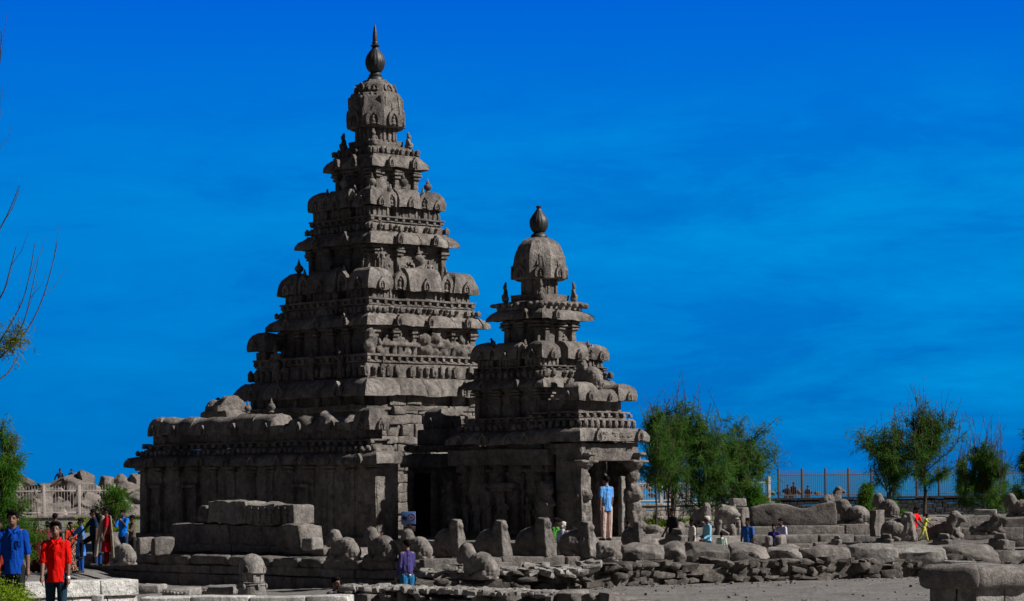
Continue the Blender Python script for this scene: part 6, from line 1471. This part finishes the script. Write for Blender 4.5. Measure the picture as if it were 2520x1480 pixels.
    c.limb(up([0, 0, .57 * h]), up([0, 0, .66 * h]), .072 * h, .070 * h, 14); c.ball(up([0, 0, .73 * h]), (.084 * h, .062 * h, .11 * h), 14, 10); c.limb(up([-wS * .85, .004, .808 * h]), up([wS * .85, .004, .808 * h]), .036 * h, .036 * h); c.limb(up([0, .01 * h, .80 * h]), up([0, .012 * h, .838 * h]), .055 * h, .040 * h)
    for k in 'lr':
        e_ = 1.0 if sleeve == 'long' else (.98 if sleeve == 'elbow' else .72); el = J[k + 'sh'] + (J[k + 'el'] - J[k + 'sh']) * e_
        c.limb(J[k + 'sh'] + np.array([0, 0, -.004 * h]), el, .037 * h, .034 * h if sleeve != 'long' else .029 * h); s_ = 1 if k == 'l' else -1; c.limb(up([s_ * wS * .62, .004, .785 * h]), up([s_ * .042 * h, 0, .60 * h]), .046 * h, .050 * h); c.limb(up([s_ * wS * .30, .006, .812 * h]), up([s_ * wS * .92, .004, .800 * h]), .040 * h, .037 * h)
        if sleeve == 'long': c.limb(el, J[k + 'el'] + (J[k + 'wr'] - J[k + 'el']) * .93, .030 * h, .022 * h)
    def skirt(m, z1, z0, r1_, r0_, dep=.75, folds=9, amp=.05, mid=None):
        seg = 40; pr = [(0.001, z0 + .004 * h)] + [(r0_ + (r1_ - r0_) * t, z0 + (z1 - z0) * t) for t in np.linspace(0, 1, 9)] + [(.001, z1)]
        a = np.linspace(0, 2 * PI, seg + 1); g = np.zeros((seg + 1, len(pr), 3))
        for j, (r_, z) in enumerate(pr):
            f = 1 + amp * (1 - min(1, (z - z0) / (z1 - z0 + 1e-9))) * np.sin(a * folds + j * .2)
            q = up([0, 0, z]) if z > .5 * h else np.array([0, 0, z]); g[:, j, 0] = np.cos(a) * r_ * f + q[0]; g[:, j, 1] = np.sin(a) * r_ * f * dep + q[1]; g[:, j, 2] = q[2]
        m.grid(g)
    if style in ('shirt', 'kurta'): skirt(c, .60 * h, hem * h, .080 * h, (.097 if style == 'shirt' else .105) * h, .84, 7, .06)
    elif style == 'tee': skirt(c, .60 * h, .485 * h, .080 * h, .084 * h, .75, 5, .02)
    elif style == 'kurta_f': skirt(c, .60 * h, .24 * h, .078 * h, .125 * h, .75, 9, .06)
    elif style == 'tucked': skirt(c, .60 * h, .53 * h, .080 * h, .082 * h, .75, 5, .02)
    if style != 'bare': link('blouse' if style == 'saree' else ('kurta' if 'kurta' in style else 'shirt'), solid(c, 'top', .009 if near else .014, 2, .012 if near else .01), topm or cloth(top), T)
    g_ = MB()
    if style in ('saree', 'dress'):
        skirt(g_, .60 * h, .02 * h, .088 * h, .125 * h, .85, 11, .07); link('skirt', solid(g_, 'skirt', .014, 2), botm or cloth(bottom), T)
    else:
        g_.ball((0, 0, .51 * h), (.084 * h, .066 * h, .065 * h)); wl = (legs or 1.0)
        for k in 'lr':
            g_.limb(J[k + 'hip'], J[k + 'kn'], .059 * h, .042 * h * wl); g_.limb(J[k + 'kn'], J[k + 'an'] + (J[k + 'kn'] - J[k + 'an']) * .02, .040 * h * wl, .032 * h * wl)
        link('trousers', solid(g_, 'trousers', .010 if near else .015, 2, .01), botm or cloth(bottom), T)
    if style == 'saree' or drape:
        dr = MB(); dc = drape or bottom
        for t in np.linspace(0, 1, 16):
            p = up([(.10 - .2 * t) * h, -(.068 + .02 * math.sin(t * 3.1)) * h, (.83 - .27 * t) * h]); dr.ball(p, (.05 * h, .022 * h, .045 * h), 8, 6)
            p = up([(.10 + .01 * t) * h, (.07 + .012 * t) * h, (.85 - .42 * t) * h]); dr.ball(p, (.05 * h, .022 * h, .04 * h), 8, 6)
        link('sari_end' if style == 'saree' else 'scarf', solid(dr, 'drape', .014, 3), (botm if style == 'saree' and botm else cloth(dc)), T)
    sh_ = MB()
    for k, s in (('l', 1), ('r', -1)):
        an = J[k + 'an']; sh_.limb(an + np.array([0, .018 * h, -.026 * h]), an + np.array([s * .012 * h, -.088 * h, -.030 * h]), .025 * h, .020 * h)
    link('shoes', solid(sh_, 'shoes', .01, 1), M_SHOE, T)
    # hair
    q = MB(); hm_ = hairm or M_HAIR
    if hair != 'bald':
        q.ball(hd([0, .017, .027]), (.052 * h, .058 * h, .058 * h), 14, 10, Hm); q.ball(hd([0, -.020, .053]), (.040 * h, .034 * h, .022 * h), 12, 8, Hm)
        if hair == 'quiff':
            q.ball(hd([.012, -.030, .060]), (.038 * h, .030 * h, .022 * h), 10, 8, Hm); q.ball(hd([-.02, -.022, .064]), (.028 * h, .03 * h, .022 * h), 10, 8, Hm)
            for s in (-1, 1): q.ball(hd([s * .040, .005, .022]), (.012 * h, .03 * h, .026 * h), 8, 6, Hm)
        if hair == 'long':
            q.ball(hd([0, .035, -.01]), (.045 * h, .03 * h, .06 * h), 12, 8, Hm)
            for t in np.linspace(0, 1, 10): q.ball(up([0, (.066 + .012 * math.sin(t * 3)) * h, (.90 - .26 * t) * h]), (.04 * h * (1 - .4 * t), .02 * h, .035 * h), 10, 6)
        if hair == 'bun': q.ball(hd([0, .064, -.012]), (.026 * h, .024 * h, .026 * h), 10, 8, Hm)
        if hair == 'tail':
            for t in np.linspace(0, 1, 7): q.ball(up([.01 * h, (.070 + .01 * t) * h, (.91 - .15 * t) * h]), (.018 * h, .016 * h, .022 * h), 8, 6)
        link('hair', solid(q, 'hair', .006 if near else .01, 1, .012), hm_, T)
    for ex in extras:
        if ex == 'cap':
            c_ = MB(); c_.ball(hd([0, .010, .040]), (.053 * h, .060 * h, .042 * h), 14, 10, Hm); c_.ball(hd([0, -.062, .034]), (.036 * h, .036 * h, .006 * h), 12, 6, Hm); link('cap', solid(c_, 'cap', .008, 1), cloth((.015, .018, .03)), T)
        if ex == 'watch':
            c_ = MB(); w_ = J['lwr']; c_.limb(w_ - J['lhd'] * .006 * h, w_ + J['lhd'] * .006 * h, .019 * h, .019 * h, 10); link('wristwatch', c_.mesh('wristwatch'), M_WHITE, T)
        if ex == 'belt':
            c_ = MB(); c_.loft([(.085 * h, .522 * h), (.087 * h, .524 * h), (.087 * h, .536 * h), (.085 * h, .538 * h)], 20, 1, sy=.78); link('belt', c_.mesh('belt'), M_SHOE, T)
            c_ = MB(); c_.box((.0, .078 * h, .53 * h), (.03 * h, .008, .018 * h), None, .002, 1); link('belt_tag', c_.mesh('belt_tag'), M_WHITE, T)
        if ex == 'placket':
            c_ = MB()
            for t in np.linspace(0, 1, 12): p = up([0, -(.072 - .012 * abs(t - .6)) * h, (.50 + .30 * t) * h]); c_.box(p, (.018 * h, .010, .030 * h), None, .002, 1)
            link('placket', c_.mesh('placket'), topm or cloth(tuple(x * 1.1 for x in top)), T)
            c_ = MB()
            for s in (-1, 1): c_.limb(up([s * .045 * h, .0, .862 * h]), up([s * .018 * h, -.062 * h, .815 * h]), .010 * h, .012 * h, 8)
            link('collar', c_.mesh('collar'), topm or cloth(tuple(x * 1.1 for x in top)), T)
        if ex == 'pocket':
            c_ = MB(); c_.box(up([.045 * h, -.070 * h, .715 * h]), (.055 * h, .008, .060 * h), None, .002, 1); c_.box(up([.045 * h, -.073 * h, .738 * h]), (.058 * h, .006, .010 * h), None, .002, 1); link('pocket', c_.mesh('pocket'), cloth(tuple(x * .85 for x in top)), T)
        if ex == 'camera':
            c_ = MB(); p = (J['lwr'] + J['rwr']) / 2 + np.array([0, -.03, .05]) * h; c_.box(p, (.13, .07, .08), None, .01, 1); c_.limb(p, p + np.array([0, -.09, 0]), .03, .03); o = link('camera', c_.mesh('camera'), M_SHOE, None, None); o.location = T.location; o.rotation_euler = T.rotation_euler; tag(o, 'dark camera held up by the man in the bright blue shirt', 'camera')
        if ex == 'straps':
            c_ = MB()
            for s in (-1, 1): c_.tube([up([s * .07 * h, .085 * h, .70 * h]), up([s * .072 * h, .07 * h, .80 * h]), up([s * .07 * h, .0, .862 * h]), up([s * .07 * h, -.075 * h, .80 * h])], .012 * h, 6)
            link('bag_straps', c_.mesh('bag_straps'), M_SHOE, T)
    return T
W_ALK = dict(lt=16, lk=4, rt=-12, rk=14, ls=-12, le=22, rs=14, re=20)
BLUE, RED = (.0, .045, .30), (.62, .004, .002)
person('young man in a royal blue shirt and black jeans walking, at the left edge', 32, 37, .80, 1.76, 8, M_SK1, BLUE, (.012, .014, .017), 'quiff', 'shirt', 'elbow', dict(lt=12, lk=3, rt=-10, rk=16, ls=-4, le=14, lo=9, rs=2, re=14, ro=9, head=-6), True, extras=('placket', 'pocket'))
person('young man in a bright red shirt and dark jeans, looking down as he walks', 138, 39, .60, 1.74, 4, M_SK1, RED, (.012, .035, .055), 'quiff', 'shirt', 'elbow', dict(lt=8, lk=3, rt=-8, rk=10, ls=2, le=12, lo=6, rs=10, re=18, ro=7, tilt=14), True, extras=('placket', 'watch'))
person('person mostly cut off by the left edge, behind the man in blue', -7, 38.5, .76, 1.68, 10, M_SK2, (.25, .02, .01), (.02, .02, .03), 'short', 'shirt', 'elbow', W_ALK)
G1 = 'visitors behind the man in the red shirt'
FL = floral('floral_sari', (.015, .008, .008), (.55, .22, .12), 26)
person('woman seen from behind with long black hair and a dark red sari', 88, 73, .28, 1.52, 175, M_SK2, (.14, .006, .006), (.05, .006, .006), 'long', 'saree', group=G1)
person('person in a dim maroon top just left of the man in red', 117, 75, .25, 1.52, -150, M_SK2, (.12, .02, .03), (.03, .01, .02), 'bun', 'kurta_f', group=G1)
person('tall dark haired man whose head shows over the man in red', 136, 77, .25, 1.74, 160, M_SK2, (.03, .03, .03), (.02, .02, .02), 'short', 'shirt', 'long', group=G1)
person('woman in an orange-red blouse and black floral sari', 173, 73, .28, 1.50, 35, M_SK2, (.5, .03, .01), (.02, .01, .01), 'bun', 'saree', botm=FL, pose=dict(le=70, ls=15), group=G1)
person('man in a sky blue long shirt and blue trousers raising one hand to his face', 199, 72.5, .3, 1.60, -60, M_SK2, (.05, .22, .62), (.01, .07, .30), 'short', 'kurta', 'short', dict(rs=40, re=110), group=G1)
person('man in a navy shirt with one leg raised on the stone edge', 230, 71, .56, 1.62, -62, M_SK2, (.006, .014, .05), (.006, .007, .012), 'short', 'tee', 'short', dict(rt=62, rk=62, rs=38, re=5, ls=-5), group=G1)
person('dark haired woman half hidden behind the man in navy', 241, 72, .5, 1.55, -120, M_SK2, (.03, .04, .06), (.01, .05, .2), 'long', 'kurta_f', group=G1)
wk = person('woman in a red kurta with a pink sleeve and a long beige scarf', 262, 70.5, .55, 1.68, -70, M_SK2, (.42, .004, .02), (.10, .004, .004), 'tail', 'kurta_f', 'short', dict(ls=10, rs=-5), drape=None, group=G1)
sc_ = MB()
for t in np.linspace(0, 1, 24): sc_.box((.0 + .06 * math.sin(t * 2.2) + .12, .08 + .06 * t, 1.42 - 1.15 * t), (.18 + .08 * t, .05, .08), rot3(0, .1, .15), .02, .2)
for t in np.linspace(0, 1, 18): sc_.box((-.04, -.10 - .20 * t, 1.42 - 1.12 * t), (.16 + .04 * t, .10, .09), rot3(0, 0, .1), .02, .2)
link('scarf', solid(sc_, 'scarf', .02, 3), cloth((.28, .24, .18)), wk)
person('man in a bright blue shirt holding up a camera', 303, 76, .55, 1.55, -20, M_SK2, (.0, .14, .62), (.02, .04, .1), 'short', 'shirt', 'elbow', dict(ls=35, le=95, rs=35, re=95), group=G1, extras=('camera',))
person('person in a striped brown top behind the man with the camera', 326, 77, .45, 1.46, -60, M_SK2, (.12, .09, .07), (.02, .02, .02), 'short', 'shirt', 'elbow', dict(ls=30, le=80), group=G1)
person('man in dark clothes sitting on top of the boulders at left', 148, 161, ZV(148, 1154, 161) - 1.7, 1.7, 20, M_SK2, (.02, .03, .06), (.02, .02, .03), 'short', 'shirt', 'long', dict(lt=80, lk=90, rt=80, rk=90, ls=30, rs=-20, ro=30))
person('person low behind the crest of the boulders, only the head and shoulders showing', 176, 163, ZV(176, 1155, 163) - 1.6, 1.6, 0, M_SK2, (.02, .02, .04), (.02, .02, .02), 'short', 'tee')
person('man in a purple shirt and blue jeans seen from behind in the lane', 1002, 54, .0, 1.63, 215, M_SK1, (.05, .042, .15), (.02, .13, .27), 'short', 'tucked', 'long', dict(ls=2, le=30, rs=12, re=50, ro=9, head=30), True, extras=('belt',))
person('dark haired person sunk in the lane with only the head above the rough wall', 827, 47.6, .0 - .62, 1.70, 40, M_SK1, (.03, .03, .05), (.02, .02, .03), 'short', 'tee')
person('small distant head just above the middle low bull', 940, 71, .52, .95, -20, M_SK2, (.2, .02, .02), (.02, .02, .02), 'short', 'tee')
person('visitor in a dark cap and green shirt with bag straps, behind the largest ledge bull', 1366, 72.2, .12, 1.66, 55, M_SK1, (.05, .22, .03), (.05, .05, .06), 'short', 'tee', 'short', dict(lean=6), extras=('cap', 'straps'))
person('grey haired woman with a bun in a white and pale blue top', 1383, 70.6, .1, 1.60, 150, M_SK1, (.45, .50, .66), (.3, .32, .4), 'bun', 'tee', 'short', dict(lean=8), hairm=M_GREY)
person('man in a blue shirt and pale trousers standing on a stone by the shrine door', 1492, 69, 1.20, 1.80, 212, M_SK1, (.10, .30, .66), (.50, .36, .31), 'short', 'shirt', 'short', dict(ls=-4, le=6, rs=4, re=8, head=25), True, legs=1.15)
person('small dark head low beside the broad-necked bull', 1421, 71.5, .45, .92, 120, M_SK2, (.02, .02, .02), (.02, .02, .02), 'short', 'tee')
person('dark head showing left of the bull with the tapering neck', 1546, 73.5, .6, 1.05, 130, M_SK2, (.02, .02, .02), (.02, .02, .02), 'short', 'tee')
person('man in a black shirt walking left below the thin tree', 1655, 75.5, .3, 1.70, -60, M_SK2, (.008, .009, .014), (.012, .014, .02), 'short', 'tee', 'short', W_ALK)
person('woman with black hair in a white dotted shirt', 1704, 74.5, .12, 1.56, -70, M_SK2, (.5, .47, .42), (.03, .03, .04), 'long', 'tee', 'short', topm=floral('dotted_cloth', (.55, .52, .47), (.06, .05, .05), 45))
person('white haired man in a light blue long-sleeved shirt with his hands together', 1741, 75.2, .10, 1.64, -65, M_SK2, (.22, .50, .68), (.02, .02, .03), 'short', 'shirt', 'long', dict(ls=5, le=60, rs=5, re=60), hairm=M_GREY)
person('child in a green and white top with only head and shoulders above the slab', 1776, 73.5, .1, 1.20, 165, M_SK2, (.30, .50, .36), (.03, .03, .04), 'short', 'tee', topm=floral('green_print', (.55, .6, .55), (.05, .32, .12), 18))
person('young man in a dark blue checked shirt right of the lion statue', 1840, 74.8, .08, 1.60, -25, M_SK2, (.015, .09, .38), (.02, .02, .03), 'short', 'shirt', 'short', dict(head=-25, tilt=10), topm=floral('checked_cloth', (.006, .07, .36), (.03, .2, .5), 40))
person('child with the face just above the square stump', 1905, 74.6, .05, 1.44, -20, M_SK2, (.03, .02, .2), (.02, .02, .03), 'short', 'tee', 'short', dict(tilt=8))
person('man in a white and purple striped shirt bending towards the child at the stump', 1926, 75.2, .1, 1.56, -40, M_SK2, (.5, .48, .62), (.02, .02, .03), 'short', 'tee', 'short', dict(lean=8), topm=floral('striped_cloth', (.6, .58, .64), (.16, .12, .5), 30))
person('child in a red shirt and cap leaning on the dark bull', 2248, 80.5, .42, 1.50, 60, M_SK2, (.75, .006, .004), (.02, .02, .03), 'short', 'tee', 'short', dict(ls=30, le=20, rs=25, re=20, lean=10), extras=('cap',))
person('small girl in a yellow dress with an arm stretched right', 2274, 79, P(2274, 1334, 79)[2], .92, 70, M_SK2, (.55, .50, .03), (.4, .36, .02), 'short', 'tee', 'short', dict(ls=80, le=5, rs=40, re=20, lt=15, rt=-15, rk=20, lean=14), topm=floral('yellow_print', (.55, .52, .04), (.25, .25, .2), 24), botm=floral('yellow_print', (.55, .52, .04), (.25, .25, .2), 24))
person('distant person in white on the rocks behind the fence by the bushy tree', 1643, 142, ZV(1643, 1187, 142) - 1.7, 1.7, 30, M_SK2, (.5, .5, .55), (.1, .1, .12), 'short', 'tee')
for u_, lb, c_, hh in ((1938, 'small distant figure sitting on the shore rocks, left of three', (.10, .05, .03), 1.35), (1953, 'distant figure on the shore rocks between two others, sitting highest', (.12, .05, .035), 1.6), (1988, 'distant figure on the shore rocks behind the tall fence, right of three', (.2, .07, .04), 1.4)):
    person(lb, u_, 156, ZV(u_, {1938: 1194, 1953: 1188, 1988: 1196}[u_], 156) - hh, hh, -30, M_SK2, c_, (.05, .03, .03), 'short', 'tee', 'short', dict(lt=75, lk=80, rt=75, rk=80))
bpy.data.scenes.remove(TMP)

for o in scene.objects:
    if o.get('label') and len(str(o['label']).replace('-', ' ').split()) > 16: print('LONG', o['label'])
